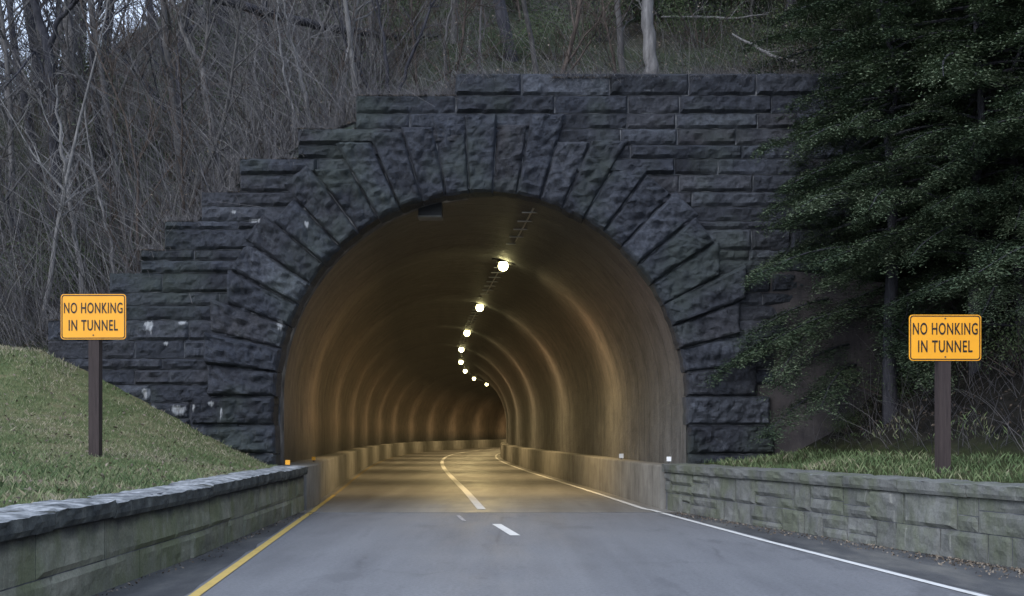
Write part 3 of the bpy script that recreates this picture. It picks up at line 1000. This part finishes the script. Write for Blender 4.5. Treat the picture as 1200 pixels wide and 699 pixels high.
lb_ok = lambda x, y: x < lw(min(y, 21.7)) - .50 and not (y > 21.6 and x > -9.4)
Vs, Fs, Ts = [], [], []; off = 0
for (n, xa, xb, ya, yb, h0, h1, w, base) in ((120000, -13, -4.3, 7, 21.7, .02, .075, .007, .50), (14000, -14, -8.5, 21, 25.5, .03, .12, .010, .6), (9000, -12, -4.3, 7, 16, .05, .14, .007, .25)):
    V, Fq, T = blades(n, pts_on(left_bank, xa, xb, ya, yb, lb_ok), h0, h1, w, lambda P: patch(P, .7, 1, .34, base) + .5 * patch(P, 2.6, 2, .05, 0) + np.clip((P[:, 1] - 16) * .03, 0, .15), .9)
    Vs.append(V); Fs.append(Fq + off); Ts.append(T); off += len(V)
o = link('grass', np_mesh('grass', np.concatenate(Vs), np.concatenate(Fs), M['grass'], np.clip(np.concatenate(Ts), 0, 1)))
tag(o, 'short green and straw coloured grass covering the left bank', 'grass', kind='stuff')
rb_ok = lambda x, y: x > rw(y) + .5 and x < rw(y) + 3.1 + noise.noise(Vector((x, y, 1))) and not (x < 5.2 and y > 21.3)
V, Fq, T = blades(42000, pts_on(right_bank, 3.4, 13, 7, 21.6, rb_ok), .03, .13, .008, lambda P: patch(P, .9, 4, .34, .30), .9)
o = link('grass', np_mesh('grass', V, Fq, M['grass'], T)); tag(o, 'uneven grass fringe behind the right wall', 'grass', kind='stuff')


# dead leaves
def leaves(n, fn, size, mat, name, label, lift=.01, tb=(0, 1)):
    P = fn(n); n = len(P)
    nrm = rs.normal(0, 1, (n, 3)); nrm[:, 2] = np.abs(nrm[:, 2]) + .6; nrm /= np.linalg.norm(nrm, axis=1)[:, None]
    a = np.cross(nrm, rs.normal(0, 1, (n, 3))); a /= np.linalg.norm(a, axis=1)[:, None]; b_ = np.cross(nrm, a)
    s_ = rs.uniform(.5, 1.2, n)[:, None] * size
    V = np.stack([P - a * s_, P + b_ * s_ * .55, P + a * s_, P - b_ * s_ * .55], 1); V[:, :, 2] += lift
    idx = np.arange(n)[:, None] * 4
    T = np.repeat(rs.uniform(tb[0], tb[1], n), 4)
    o = link(name, np_mesh(name, V.reshape(-1, 3), np.concatenate([idx, idx + 1, idx + 2, idx + 3], 1), mat, T))
    return tag(o, label, 'leaves', kind='stuff')


leaves(2600, pts_on(left_bank, -13, -4.3, 8, 24, lb_ok), .035, M['dry_leaf'], 'dead_leaves', 'dry brown leaves scattered over the left grass bank', .05)


def road_edge(n):
    out = []
    while len(out) < n:
        y = rs.uniform(6, 21); d = abs(rs.normal(0, .22 + .35 * max(0, (13 - y) / 7)))
        if d < 1.3 and rs.uniform() < (1 if y < 13.5 else .28): out.append((rw(y) - .03 - d, y, .006))
    return np.array(out)


leaves(2600, road_edge, .022, M['dry_leaf'], 'dead_leaves', 'dry leaves drifted along the foot of the right wall', .006, (.3, 1))
leaves(260, lambda n: np.array([(lw(y) + abs(rs.normal(0, .1)) + .02, y, .008) for y in rs.uniform(7, 21, n)]), .02, M['dry_leaf'], 'dead_leaves', 'dry leaves along the foot of the left wall', .006)


# ---- bare trees
def tree_paths(h, r0, rg, lean=(0, 0), nb=14, spread=.9, lo=.25, wob=.10, depth=2, twig=1.0, upward=1.0):
    """returns trunk path and list of (pts, radii)"""
    def walk(p, d, ln, ra, rb, n, wobble, trop):
        pts = [p.copy()]; rad = [ra]
        for i in range(n):
            d = (d + Vector((rg.gauss(0, wobble), rg.gauss(0, wobble), rg.gauss(0, wobble * .6) + trop))).normalized()
            p = p + d * (ln / n); pts.append(p.copy()); rad.append(ra + (rb - ra) * ((i + 1) / n) ** .8)
        return pts, rad
    tr, rr = walk(Vector((0, 0, -.3)), Vector((lean[0], lean[1], 1)).normalized(), h, r0, r0 * .12, 12, wob, .03)
    br = []

    def sub(pts, rad, level, count, ln):
        for _ in range(count):
            t = rg.uniform(lo if level == 0 else .15, .98); k = t * (len(pts) - 1); i = int(k); f = k - i
            i2 = min(i + 1, len(pts) - 1)
            p = pts[i].lerp(pts[i2], f); r = (rad[i] * (1 - f) + rad[i2] * f)
            d = (pts[i2] - pts[i]).normalized() if i2 > i else Vector((0, 0, 1))
            a = rg.uniform(0, 2 * math.pi); side = Vector((math.cos(a), math.sin(a), rg.uniform(-.1, .5)))
            nd = (d * .75 * upward + side * spread).normalized()
            l = ln * rg.uniform(.45, 1.1) * (1.15 - t * .65)
            bp, brd = walk(p, nd, l, min(r * .62, .03 + l * .012), .0035 * twig, 6 if level == 0 else 4, .17, .05 * upward)
            br.append((bp, brd, level))
            if level < depth: sub(bp, brd, level + 1, rg.randint(6, 9) if level == 0 else rg.randint(3, 5), l * .5)
    sub(tr, rr, 0, nb, h * .34)
    return (tr, rr), br


def bare_tree_meshes(seed, matn, **kw):
    rg = random.Random(seed)
    (tr, rr), br = tree_paths(kw.pop('h'), kw.pop('r'), rg, **kw)
    a = MB(); a.tube(tr, rr, 8)
    b = MB()
    for pts, rad, lv in br:
        b.tint = rg.random(); b.tube(pts, rad, 5 if lv == 0 else 3)
    return a.mesh('trunk', M[matn], True), b.mesh('branches', M[matn], False)


def plant_tree(meshes, name, x, y, z, rz, sc, label, cat, group=None, tilt=(0, 0)):
    e = empty(name, (x, y, z - .1), label, cat, group, rz)
    e.scale = (sc, sc, sc); e.rotation_euler = (tilt[0], tilt[1], rz)
    link('trunk', meshes[0], e); link(meshes[1].name.split('.')[0], meshes[1], e)
    return e


kinds = [
    (bare_tree_meshes(1, 'bark_grey', h=13, r=.13, nb=18, twig=1.4), 'tall grey bare tree'),
    (bare_tree_meshes(2, 'bark_dark', h=14, r=.16, nb=20, twig=1.6, wob=.07), 'dark bare tree'),
    (bare_tree_meshes(3, 'bark_grey', h=9, r=.07, nb=16, twig=1.3, lean=(.25, 0)), 'leaning thin bare tree'),
    (bare_tree_meshes(4, 'bark_brown', h=7, r=.05, nb=18, twig=1.2, spread=.7, lo=.1), 'thin brown sapling'),
    (bare_tree_meshes(5, 'bark_pale', h=10, r=.08, nb=12, twig=1.2, wob=.06), 'pale thin bare tree'),
    (bare_tree_meshes(6, 'bark_brown', h=5, r=.035, nb=22, twig=1.2, spread=.9, lo=.05, lean=(.2, .1)), 'twiggy brown sapling'),
]
LAB = {0: 'tall grey bare tree standing in the woods on the hillside', 1: 'dark barked bare tree in the woods on the hillside', 2: 'thin leaning bare tree in the hillside woods',
       3: 'thin brown sapling in the hillside woods', 4: 'pale slender bare tree in the hillside woods', 5: 'low twiggy brown sapling in the hillside thicket'}
cnt = 0
tries = 0
placed = []
while cnt < 270 and tries < 6000:
    tries += 1
    y = 23.5 + 62 * rnd.random() ** 1.5
    xf = rnd.uniform(-.50, .36) if rnd.random() < .85 else rnd.uniform(-.7, .55)
    if xf > .02 and rnd.random() < .45: continue
    x = xf * y
    if any((x - a) ** 2 + (y - b_) ** 2 < (.5 + .012 * y) ** 2 for a, b_ in placed): continue
    k = rnd.choices(range(6), (3, 4, 3, 6, .6, 5))[0]
    if y < 30 and xf > -.12 and rnd.random() < .7: continue
    if y < 27 and k in (0, 1): k = rnd.choice((3, 5, 4))
    placed.append((x, y)); cnt += 1
    mesh, _ = kinds[k]
    plant_tree(mesh, 'bare_tree' if k not in (3, 5) else 'sapling', x, y, hill(x, y), rnd.uniform(0, 6.28), rnd.uniform(.75, 1.25), LAB[k], 'tree', LAB[k].split(' in ')[0] + 's on the hillside' if k else 'tall grey bare trees on the hillside',
               (rnd.gauss(0, .09), rnd.gauss(0, .09)))


# ---- trees one can point to, each grown along its own course
def custom_tree(name, mat, label, stems, limbs_seed, nb=14, r_twig=1.0, cat='tree', sides=8, blen=1.6):
    rg = random.Random(limbs_seed)
    base = Vector(stems[0][0][0])
    e = empty(name, base, label, cat)
    t = MB(); b = MB()
    for i, (pts, rad) in enumerate(stems):
        P = [Vector(p) - base for p in pts]
        # resample with a slight wander
        Q = []; RR = []
        n = 5
        for j in range(len(P) - 1):
            for k in range(n):
                f = k / n
                q = P[j].lerp(P[j + 1], f)
                if 0 < j * n + k: q = q + Vector((rg.gauss(0, .018), rg.gauss(0, .018), 0)) * min(1.6, (P[j + 1] - P[j]).length)
                Q.append(q); RR.append(rad[j] * (1 - f) + rad[j + 1] * f)
        Q.append(P[-1]); RR.append(rad[-1])
        t.tube(Q, RR, sides)
        for _ in range(nb):
            k = rg.randint(int(len(Q) * .2), len(Q) - 2)
            d = (Q[k + 1] - Q[k]).normalized()
            nd = (d + Vector((rg.uniform(-1, 1), rg.uniform(-1, 1), rg.uniform(0, .6)))).normalized()
            p = Q[k].copy(); pp = [p.copy()]; l = blen * rg.uniform(.4, 1.3)
            for s_ in range(5):
                nd = (nd + Vector((rg.gauss(0, .2), rg.gauss(0, .2), rg.gauss(.05, .15)))).normalized(); p = p + nd * l / 5; pp.append(p.copy())
            ra = min(RR[k] * .5, .022)
            b.tube(pp, [ra * (1 - .85 * s_ / 5) for s_ in range(6)], 4)
            for s_ in range(1, 5):
                for _2 in range(2):
                    p2 = pp[s_].copy(); d2 = (nd + Vector((rg.uniform(-1, 1), rg.uniform(-1, 1), rg.uniform(-.3, .8)))).normalized(); q2 = [p2.copy()]
                    for _3 in range(3): d2 = (d2 + Vector((rg.gauss(0, .2), rg.gauss(0, .2), rg.gauss(0, .2)))).normalized(); p2 = p2 + d2 * l * .13; q2.append(p2.copy())
                    b.tube(q2, [.006 * r_twig, .005 * r_twig, .004 * r_twig, .003 * r_twig], 3)
    t.build('trunk', M[mat], e, True)
    if nb: b.build('branches', M[mat], e)
    return e


def root_at(xp, yp, d):          # first point dropped onto the hill
    p = px(xp, yp, d)
    return p


custom_tree('bare_tree', 'bark_grey', 'slim forked grey tree rising beside the stepped left shoulder of the portal', [
    ([px(264, 235, 24), px(255, 190, 24), px(247, 150, 24.2), (px(236, 80, 24.3)), px(215, 40, 24.5), px(196, -20, 24.6), px(180, -90, 24.8)], [.11, .095, .085, .07, .05, .04, .02]),
    ([px(236, 80, 24.3), px(243, 40, 24.1), px(248, -10, 24), px(256, -90, 24)], [.05, .038, .03, .015])], 21, 16)
custom_tree('bare_tree', 'bark_pale', 'thick pale trunk standing on top of the portal', [
    ([px(762, 96, 24.5), px(761, 50, 24.5), px(758, 0, 24.5), px(756, -60, 24.6), px(752, -150, 24.8)], [.165, .145, .13, .125, .08])], 22, 5)
custom_tree('bare_tree', 'bark_grey', 'narrow grey trunk left of the thick pale trunk above the portal', [
    ([px(729, 92, 26), px(727, 50, 26), px(724, 0, 26), px(721, -100, 26)], [.085, .075, .07, .04])], 23, 6)
custom_tree('sapling', 'bark_pale', 'pale crooked sapling above the stepped courses left of centre', [
    ([px(362, 152, 24), px(357, 110, 24), px(348, 70, 24), px(338, 40, 24), px(330, -20, 24)], [.055, .05, .04, .03, .02])], 24, 8)
custom_tree('sapling', 'bark_pale', 'thin pale wavy stem next to the crooked sapling', [
    ([px(346, 168, 23.4), px(341, 120, 23.4), px(333, 90, 23.4), px(328, 50, 23.4), px(322, -20, 23.4)], [.03, .028, .025, .02, .012])], 25, 4)
custom_tree('sapling', 'bark_pale', 'pale straight sapling directly behind the left sign', [
    ([px(97, 345, 24), px(90, 285, 24), px(82, 240, 24), px(72, 180, 24), px(66, 100, 24)], [.06, .055, .05, .04, .02])], 26, 8)
custom_tree('bare_tree', 'bark_dark', 'big dark forked tree against the sky in the upper left corner', [
    ([px(66, 260, 27), px(62, 150, 27), px(57, 60, 27), px(45, 20, 27), px(33, -20, 27), px(20, -100, 27)], [.16, .14, .12, .10, .09, .05]),
    ([px(57, 60, 27), px(68, 25, 26.8), px(88, 3, 26.6), px(120, -25, 26.4)], [.08, .06, .05, .02]),
    ([px(60, 110, 27), px(42, 60, 27), px(18, 90, 26), px(-10, 120, 26)], [.04, .03, .02, .01])], 27, 14)
custom_tree('bare_tree', 'bark_grey', 'tall straight trunk left of the dark forked tree', [
    ([px(84, 250, 32), px(82, 120, 32), px(79, 0, 32), px(78, -150, 32)], [.20, .17, .15, .08])], 28, 8)
custom_tree('fallen_tree', 'bark_dark', 'long dark broken trunk lodged across the woods near the top', [
    ([px(600, 50, 34), px(540, 42, 32), px(470, 44, 30), px(385, 33, 28), px(320, 18, 27), px(245, -5, 26), px(150, -40, 26)], [.05, .07, .09, .10, .11, .11, .11])], 29, 10)
for i, (pp, dd, lab) in enumerate((
        ([(456, 108), (450, 60), (442, 0), (438, -60)], 23.2, 'dark thin upright sapling left of the portal crest'),
        ([(466, 110), (485, 60), (505, 10), (525, -50)], 23.2, 'dark thin sapling leaning right above the portal crest'),
        ([(560, 98), (562, 60), (563, 20), (566, -40)], 26, 'grey upright sapling behind the portal crest near the centre'),
        ([(433, 112), (420, 75), (405, 50), (395, 0)], 24, 'dark arched sapling above the second step'),
        ([(524, 100), (520, 50), (530, 0), (540, -50)], 27, 'grey upright sapling behind the crest left of centre'),
        ([(700, 95), (703, 50), (700, 0), (697, -60)], 30, 'dark straight stem right of the crest centre'),
        ([(963, 78), (962, 40), (965, 0), (968, -50)], 27, 'grey stem above the right end of the portal'),
        ([(883, 70), (882, 30), (880, -20)], 30, 'thin grey stem above the right part of the portal'),
        ([(172, 330), (168, 270), (160, 200), (150, 120)], 25, 'grey stem behind the lowest left courses of the portal'),
        ([(135, 345), (128, 280), (110, 200), (100, 120)], 24, 'pale leaning stem just right of the left sign'),
        ([(35, 400), (30, 330), (12, 240), (-10, 160)], 25, 'dark leaning stem at the left edge above the grass'),
        )):
    mt = 'bark_dark' if 'dark' in lab else ('bark_pale' if 'pale' in lab else 'bark_grey')
    custom_tree('sapling', mt, lab, [([px(a, b_, dd) for a, b_ in pp], np.linspace(.045, .015, len(pp)))], 40 + i, 7, sides=6, blen=1.2)
custom_tree('fallen_branch', 'bark_pale', 'pale fallen branch lying on the slope above the right side of the portal', [
    ([px(858, 40, 25), px(885, 55, 24.8), px(905, 66, 24.6), px(935, 74, 24.4)], [.02, .035, .035, .03])], 60, 2, cat='branch', blen=.6)
custom_tree('fallen_branch', 'bark_pale', 'long pale horizontal fallen branch high above the portal right of the thick trunk', [
    ([px(775, 20, 29), px(820, 20, 29), px(855, 22, 29), px(900, 17, 29)], [.02, .035, .035, .02])], 61, 3, cat='branch', blen=.8)


# ---- brush, one mass of twigs
def brush(n, fn, hmin, hmax, r, name, label, mat, tb=(0, 1), bend=.5, arc=0.0):
    P = fn(n); n = len(P); K = 5
    H = rs.uniform(hmin, hmax, n)
    d = np.stack([rs.normal(0, bend, n), rs.normal(0, bend, n), np.ones(n)], 1)
    d /= np.linalg.norm(d, axis=1)[:, None]
    pts = np.zeros((n, K, 3)); pts[:, 0] = P
    for k in range(1, K):
        d = d + rs.normal(0, .22, (n, 3)); d[:, 2] -= arc * k
        d /= np.linalg.norm(d, axis=1)[:, None]
        pts[:, k] = pts[:, k - 1] + d * (H / (K - 1))[:, None]
    rad = (r * rs.uniform(.5, 1.3, n))[:, None] * np.linspace(1, .35, K)[None]
    V = np.zeros((n, K, 3, 3))
    for q in range(3):
        a = 2 * math.pi * q / 3
        V[:, :, q] = pts; V[:, :, q, 0] += rad * math.cos(a); V[:, :, q, 1] += rad * math.sin(a); V[:, :, q, 2] += rad * .3 * math.sin(a + 1)
    base = (np.arange(n) * K * 3)[:, None]
    Fs_ = []
    for k in range(K - 1):
        for q in range(3):
            q2 = (q + 1) % 3
            Fs_.append(np.concatenate([base + k * 3 + q, base + k * 3 + q2, base + (k + 1) * 3 + q2, base + (k + 1) * 3 + q], 1))
    o = link(name, np_mesh(name, V.reshape(-1, 3), np.concatenate(Fs_), mat, np.repeat(rs.uniform(tb[0], tb[1], n), K * 3)))
    return tag(o, label, 'brush', kind='stuff')


def fan(xfa, xfb, ya, yb, fn, p=1.3):
    def f(n):
        Y = ya + (yb - ya) * rs.uniform(0, 1, n) ** p; X = rs.uniform(xfa, xfb, n) * Y
        return np.array([(x, y, fn(x, y) - .05) for x, y in zip(X, Y)])
    return f


brush(16000, fan(-.52, .36, 22.4, 70, hill), .4, 2.4, .006, 'brush', 'tangled grey brown twigs of the undergrowth all over the hillside', M['twig'], bend=.95, arc=.04)
brush(9000, fan(-.55, -.12, 22.4, 50, hill), 1.0, 5.0, .008, 'brush', 'taller tangle of bare stems on the left part of the hillside', M['twig'], (0, .9), .55, .05)
brush(9000, fan(-.17, .34, 22.4, 27, hill), .12, .7, .005, 'weeds', 'dry weeds and grass stalks fringing the top of the portal', M['twig'], (.3, 1), .6, .05)
leaves(14000, fan(-.5, .36, 22.5, 48, hill), .055, M['dry_leaf'], 'leaf_litter', 'brown leaf litter on the wooded hillside', .05)


def fuzz(n):
    P = fan(-.5, .34, 22.6, 50, hill)(n)
    P[:, 2] += rs.gamma(2, .35, len(P)); return P


leaves(16000, fuzz, .028, M['dry_leaf'], 'withered_leaves', 'withered leaves hanging in the undergrowth', .0, (.2, 1))


def shrub_mesh(seed, w, h, n, size, mat, tb):
    r_ = np.random.RandomState(seed)
    k = 26
    C = r_.normal(0, 1, (k, 3)) * np.array([w * .3, w * .3, h * .24]); C[:, 2] = np.abs(C[:, 2]) + h * .25
    ci = r_.randint(0, k, n)
    P = C[ci] + r_.normal(0, 1, (n, 3)) * w * .11
    P[:, 2] = np.abs(P[:, 2])
    a = r_.normal(0, 1, (n, 3)); a /= np.linalg.norm(a, axis=1)[:, None]
    b_ = np.cross(a, r_.normal(0, 1, (n, 3))); b_ /= np.linalg.norm(b_, axis=1)[:, None]
    s_ = r_.uniform(.5, 1.2, n)[:, None] * size
    V = np.stack([P - a * s_, P + b_ * s_ * .45, P + a * s_, P - b_ * s_ * .45], 1)
    idx = np.arange(n)[:, None] * 4
    T = np.repeat(np.clip(r_.uniform(tb[0], tb[1], n) + (ci % 5) * .06 - .12, 0, 1), 4)
    leaf = np_mesh('foliage', V.reshape(-1, 3), np.concatenate([idx, idx + 1, idx + 2, idx + 3], 1), mat, T)
    st = MB()
    for c_ in C: st.tube([(0, 0, -.1), tuple(c_ * .5 + r_.normal(0, .05, 3)), tuple(c_)], [.015, .01, .004], 4)
    return st.mesh('stems', M['bark_brown']), leaf


sh = [shrub_mesh(1, 1.6, 1.3, 3800, .026, M['green_leaf'], (0, 1)), shrub_mesh(2, 2.2, 1.0, 4200, .028, M['green_leaf'], (.0, .8)), shrub_mesh(3, 1.8, 2.0, 4500, .026, M['green_leaf'], (.1, .9))]
for i, (xp, d, sc) in enumerate([(95, 27, 1.2), (130, 30, 1.5), (150, 26, 1.0), (200, 29, 1.3), (30, 30, 1.4), (165, 34, 1.6), (215, 26, .8), (395, 29, 1.0), (430, 33, 1.3), (480, 30, .9), (610, 33, 1.2), (680, 30, 1.1), (790, 34, 1.5), (860, 32, 1.2), (640, 40, 1.7), (560, 44, 1.6), (330, 38, 1.6), (720, 44, 1.8), (940, 29, 1.3), (985, 26, 1.1), (60, 25, 1.0), (110, 33, 1.6), (180, 27, 1.1), (240, 33, 1.5), (290, 30, 1.0), (350, 31, 1.2), (375, 27, .8), (410, 28, 1.1), (455, 36, 1.6), (510, 31, 1.1), (545, 36, 1.4), (585, 29, .8), (650, 29, .9), (700, 36, 1.6), (745, 31, 1.2), (820, 29, 1.1), (840, 38, 1.8), (900, 27, 1.0), (10, 26, 1.1), (75, 36, 1.8), (270, 42, 1.9), (400, 46, 2.0), (500, 50, 2.2), (620, 52, 2.2), (780, 50, 2.2)]):
    x = (xp - 600) * d / F
    e = empty('shrub', (x, d, hill(x, d) - .1), 'low green leafy shrub among the bare trees on the hillside', 'shrub', 'green shrubs on the hillside', rnd.uniform(0, 6))
    e.scale = (sc,) * 3
    link('stems', sh[i % 3][0], e); link('foliage', sh[i % 3][1], e)


# weeds and soil debris creeping over the tops of the steps
def step_pts(n):
    out = []
    tops = []
    last = None
    for (yt, yb, xl) in COURSES:
        xr = xx(1010) if last is None else last
        if last is None or xx(xl) < last - .1: tops.append((xx(xl), xr, zz(yt))); last = xx(xl)
    wsum = [b_ - a for a, b_, z in tops]
    while len(out) < n:
        a, b_, z = rnd.choices(tops, wsum)[0]
        x = rnd.uniform(a, b_)
        if noise.noise(Vector((x * 1.1, 2, 8))) < -.12: continue
        out.append((x, PY - .03 + rnd.random() ** 1.5 * .6, z - .02))
    return np.array(out)


brush(9000, step_pts, .08, .45, .005, 'weeds', 'dry weeds creeping over the stepped top of the portal', M['twig'], (.1, .9), .9, .12)
leaves(5200, step_pts, .03, M['dry_leaf'], 'dead_leaves', 'dead leaves and debris caught on the stepped top of the portal', .02, (0, .8))


# ---- hemlocks on the right
def hemlock(seed, h, reach, nbr, lo=.06, dens=1.0):
    rg = random.Random(seed)
    tk = MB(); tr = [(rg.gauss(0, .03) * i, rg.gauss(0, .03) * i, h * i / 8 - .3 * (i == 0)) for i in range(9)]
    tk.tube(tr, [.2 * h / 12 * (1 - i / 8.6) + .01 for i in range(9)], 8)
    wood = MB(); SP = []; SD = []; TT = []
    for b_ in range(nbr):
        t = lo + (1 - lo) * (b_ + rg.random()) / nbr
        z = h * t; ln = reach * (1 - t) ** .75 * rg.uniform(.6, 1.15) + .3
        a = rg.uniform(0, 2 * math.pi)
        d = Vector((math.cos(a), math.sin(a), rg.uniform(.0, .35)))
        p = Vector((0, 0, z)); pts = [p.copy()]
        n = 8
        for i in range(n):
            d = (d + Vector((rg.gauss(0, .07), rg.gauss(0, .07), -.085))).normalized(); p = p + d * ln / n; pts.append(p.copy())
        wood.tube(pts, [.028 * (1 - .9 * i / n) * min(1, ln / 2) + .003 for i in range(n + 1)], 4)
        clump = rg.uniform(-.25, .22)
        nt = int(ln * 44 * dens)
        for _ in range(nt):
            k = rg.uniform(.15, 1) ** .7 * n; i = min(n - 1, int(k)); q = pts[i].lerp(pts[i + 1], k - i)
            dd = (pts[i + 1] - pts[i]).normalized(); sd = dd.cross(Vector((0, 0, 1))).normalized() * rg.choice((-1, 1))
            td = (dd * rg.uniform(.3, .9) + sd * rg.uniform(.4, 1) + Vector((0, 0, rg.uniform(-.35, .15)))).normalized()
            tl = rg.uniform(.18, .5) * (1.2 - .5 * k / n) * min(1.2, .5 + ln / 4)
            SP.append(q); SD.append(td * tl); TT.append(clump)
    SP = np.array([tuple(v) for v in SP]); SD = np.array([tuple(v) for v in SD]); TT = np.array(TT)
    r_ = np.random.RandomState(seed)
    NP_ = 18
    n = len(SP)
    f = r_.uniform(.05, 1.05, (n, NP_)) ** .8
    P = SP[:, None] + SD[:, None] * f[:, :, None]
    P[:, :, 2] -= (f ** 2) * .06
    P = P + r_.normal(0, .034, P.shape)
    dirn = SD / np.linalg.norm(SD, axis=1)[:, None]
    side = np.cross(dirn, [0, 0, 1.0]); side /= (np.linalg.norm(side, axis=1)[:, None] + 1e-6)
    sg = r_.choice([-1, 1], (n, NP_))[:, :, None]
    nd = side[:, None] * sg + dirn[:, None] * .6 + r_.normal(0, .25, (n, NP_, 3)); nd /= np.linalg.norm(nd, axis=2)[:, :, None]
    wd = np.cross(nd, r_.normal(0, .35, (n, NP_, 3)) + np.array([0, 0, 1.0])); wd /= np.linalg.norm(wd, axis=2)[:, :, None]
    L = r_.uniform(.03, .075, (n, NP_))[:, :, None]; Wd = .0095
    V = np.stack([P - wd * Wd * .5, P + nd * L * .5 + wd * Wd, P + nd * L, P + nd * L * .5 - wd * Wd], 2)
    tint = np.clip(.50 + TT[:, None] + r_.normal(0, .22, (n, NP_)) + .22 * (f - .5), 0, 1)
    N = n * NP_
    idx = np.arange(N)[:, None] * 4
    leaf = np_mesh('foliage', V.reshape(-1, 3), np.concatenate([idx, idx + 1, idx + 2, idx + 3], 1), M['needle'], np.repeat(tint.ravel(), 4))
    return tk.mesh('trunk', M['bark_dark'], True), wood.mesh('branches', M['bark_dark']), leaf


HM = [hemlock(31, 11, 4.6, 95, .04), hemlock(32, 13, 5.2, 105, .05), hemlock(33, 6.5, 3.4, 80, .03, 1.3), hemlock(34, 8.5, 4.0, 80, .34, 1.2)]
HL = [
    (3, 8.6, 19.8, 1.3, 0.3, 'dark evergreen whose branches hang over the right side of the portal'),
    (1, 11.6, 18.6, 1.05, 1.9, 'tall dark evergreen behind the right sign'),
    (3, 8.0, 18.9, .85, 2.7, 'small evergreen with light green tips beside the brown wing wall'),
    (0, 10.2, 22.8, 1.1, 4.1, 'tall evergreen rising above the right end of the portal'),
    (1, 14.0, 21.5, 1.15, 5.2, 'large evergreen on the slope at the far right'),
    (3, 6.9, 20.0, 1.0, 5.1, 'evergreen pressed against the right shoulder of the stone arch'),
    (2, 7.0, 21.8, 1.1, 4.0, 'evergreen rooted above the wing wall and drooping over the stone arch'),
    (2, 8.4, 21.75, 1.25, 1.0, 'evergreen rooted at the top of the wing wall behind the others'),
    (2, 9.0, 20.9, 1.15, 2.9, 'evergreen rooted on the steep bank right above the wing wall'),
    (2, 8.7, 18.7, .95, 5.3, 'bushy low evergreen filling the shade right of the wing wall'),
    (2, 11.4, 16.4, 1.1, 2.0, 'bushy low evergreen right of the right sign'),
    (2, 10.0, 17.8, 1.2, 1.1, 'bushy evergreen between the wing wall and the right sign'),
    (0, 9.9, 20.9, .95, 2.0, 'dense evergreen in the middle of the dark group on the right'),
    (1, 13.4, 17.2, .95, 4.6, 'evergreen high behind the right sign against the frame edge'),
    (2, 7.6, 23.2, 1.0, 2.2, 'small evergreen growing on top of the right end of the portal'),
    (2, 9.6, 16.8, .75, .9, 'low evergreen just behind the right sign post'),
    (2, 10.4, 14.6, .95, 3.9, 'low evergreen at the right edge of the view'),
    (0, 12.6, 14.2, 1.0, 2.2, 'dark evergreen partly cut off by the right edge'),
    (1, 11.8, 26.5, 1.1, 3.3, 'evergreen on the hill behind the right end of the portal'),
    (2, 8.9, 33, 1.2, .7, 'dark evergreen in the woods right of the thick pale trunk'),
    (0, 6.0, 38, .8, 1.7, 'dark evergreen far up the slope behind the thick pale trunk'),
    (2, 5.2, 31, .8, 3.7, 'low dark evergreen just behind the thick pale trunk'),
    (0, 13.0, 36, 1.0, 2.4, 'evergreen far up the slope above the right end of the portal'),
    (2, 1.0, 40, 1.1, 4.4, 'dark evergreen far up the slope above the middle of the portal'),
    (2, -4.5, 37, .9, 5.0, 'dark evergreen up the slope above the left half of the arch'),
    (2, 10.6, 30, 1.1, 5.9, 'bushy evergreen beside the fallen branches on the right slope'),
    (1, 16.5, 27.0, 1.2, .5, 'tall evergreen farther up the slope on the right'),
]
for (k, x, y, sc, rz, lab) in HL:
    z = hill(x, y) if y > 22.2 else right_bank(x, y)
    e = empty('hemlock', (x, y, z - .15), lab, 'tree', 'evergreens right of the portal', rz)
    e.scale = (sc,) * 3
    link('trunk', HM[k][0], e); link('branches', HM[k][1], e); link('foliage', HM[k][2], e)

# low shrubs and brush on the right bank
for i, (x, y, sc) in enumerate([(8.2, 17.6, .9), (7.2, 20.2, .7), (9.2, 15.4, .8), (8.6, 14.0, .6), (10.2, 13.0, .9), (9.6, 18.2, 1.0), (6.4, 20.9, .5)]):
    e = empty('shrub', (x, y, right_bank(x, y) - .1), 'low dark leafy shrub in the shade of the evergreens on the right bank', 'shrub', 'dark shrubs under the evergreens', rnd.uniform(0, 6))
    e.scale = (sc,) * 3
    link('stems', sh[i % 3][0], e); link('foliage', sh[i % 3][1], e)


def rb_fan(n):
    out = []
    while len(out) < n:
        y = rs.uniform(9, 21.5); x = rw(y) + rs.uniform(2.6, 8)
        out.append((x, y, right_bank(x, y) - .05))
    return np.array(out)


brush(2600, rb_fan, .3, 1.6, .006, 'brush', 'thin bare twigs on the shaded right bank', M['twig'], (0, .7), .6, .05)
leaves(6000, rb_fan, .04, M['dry_leaf'], 'leaf_litter', 'brown leaves on the shaded right bank', .05, (0, .6))
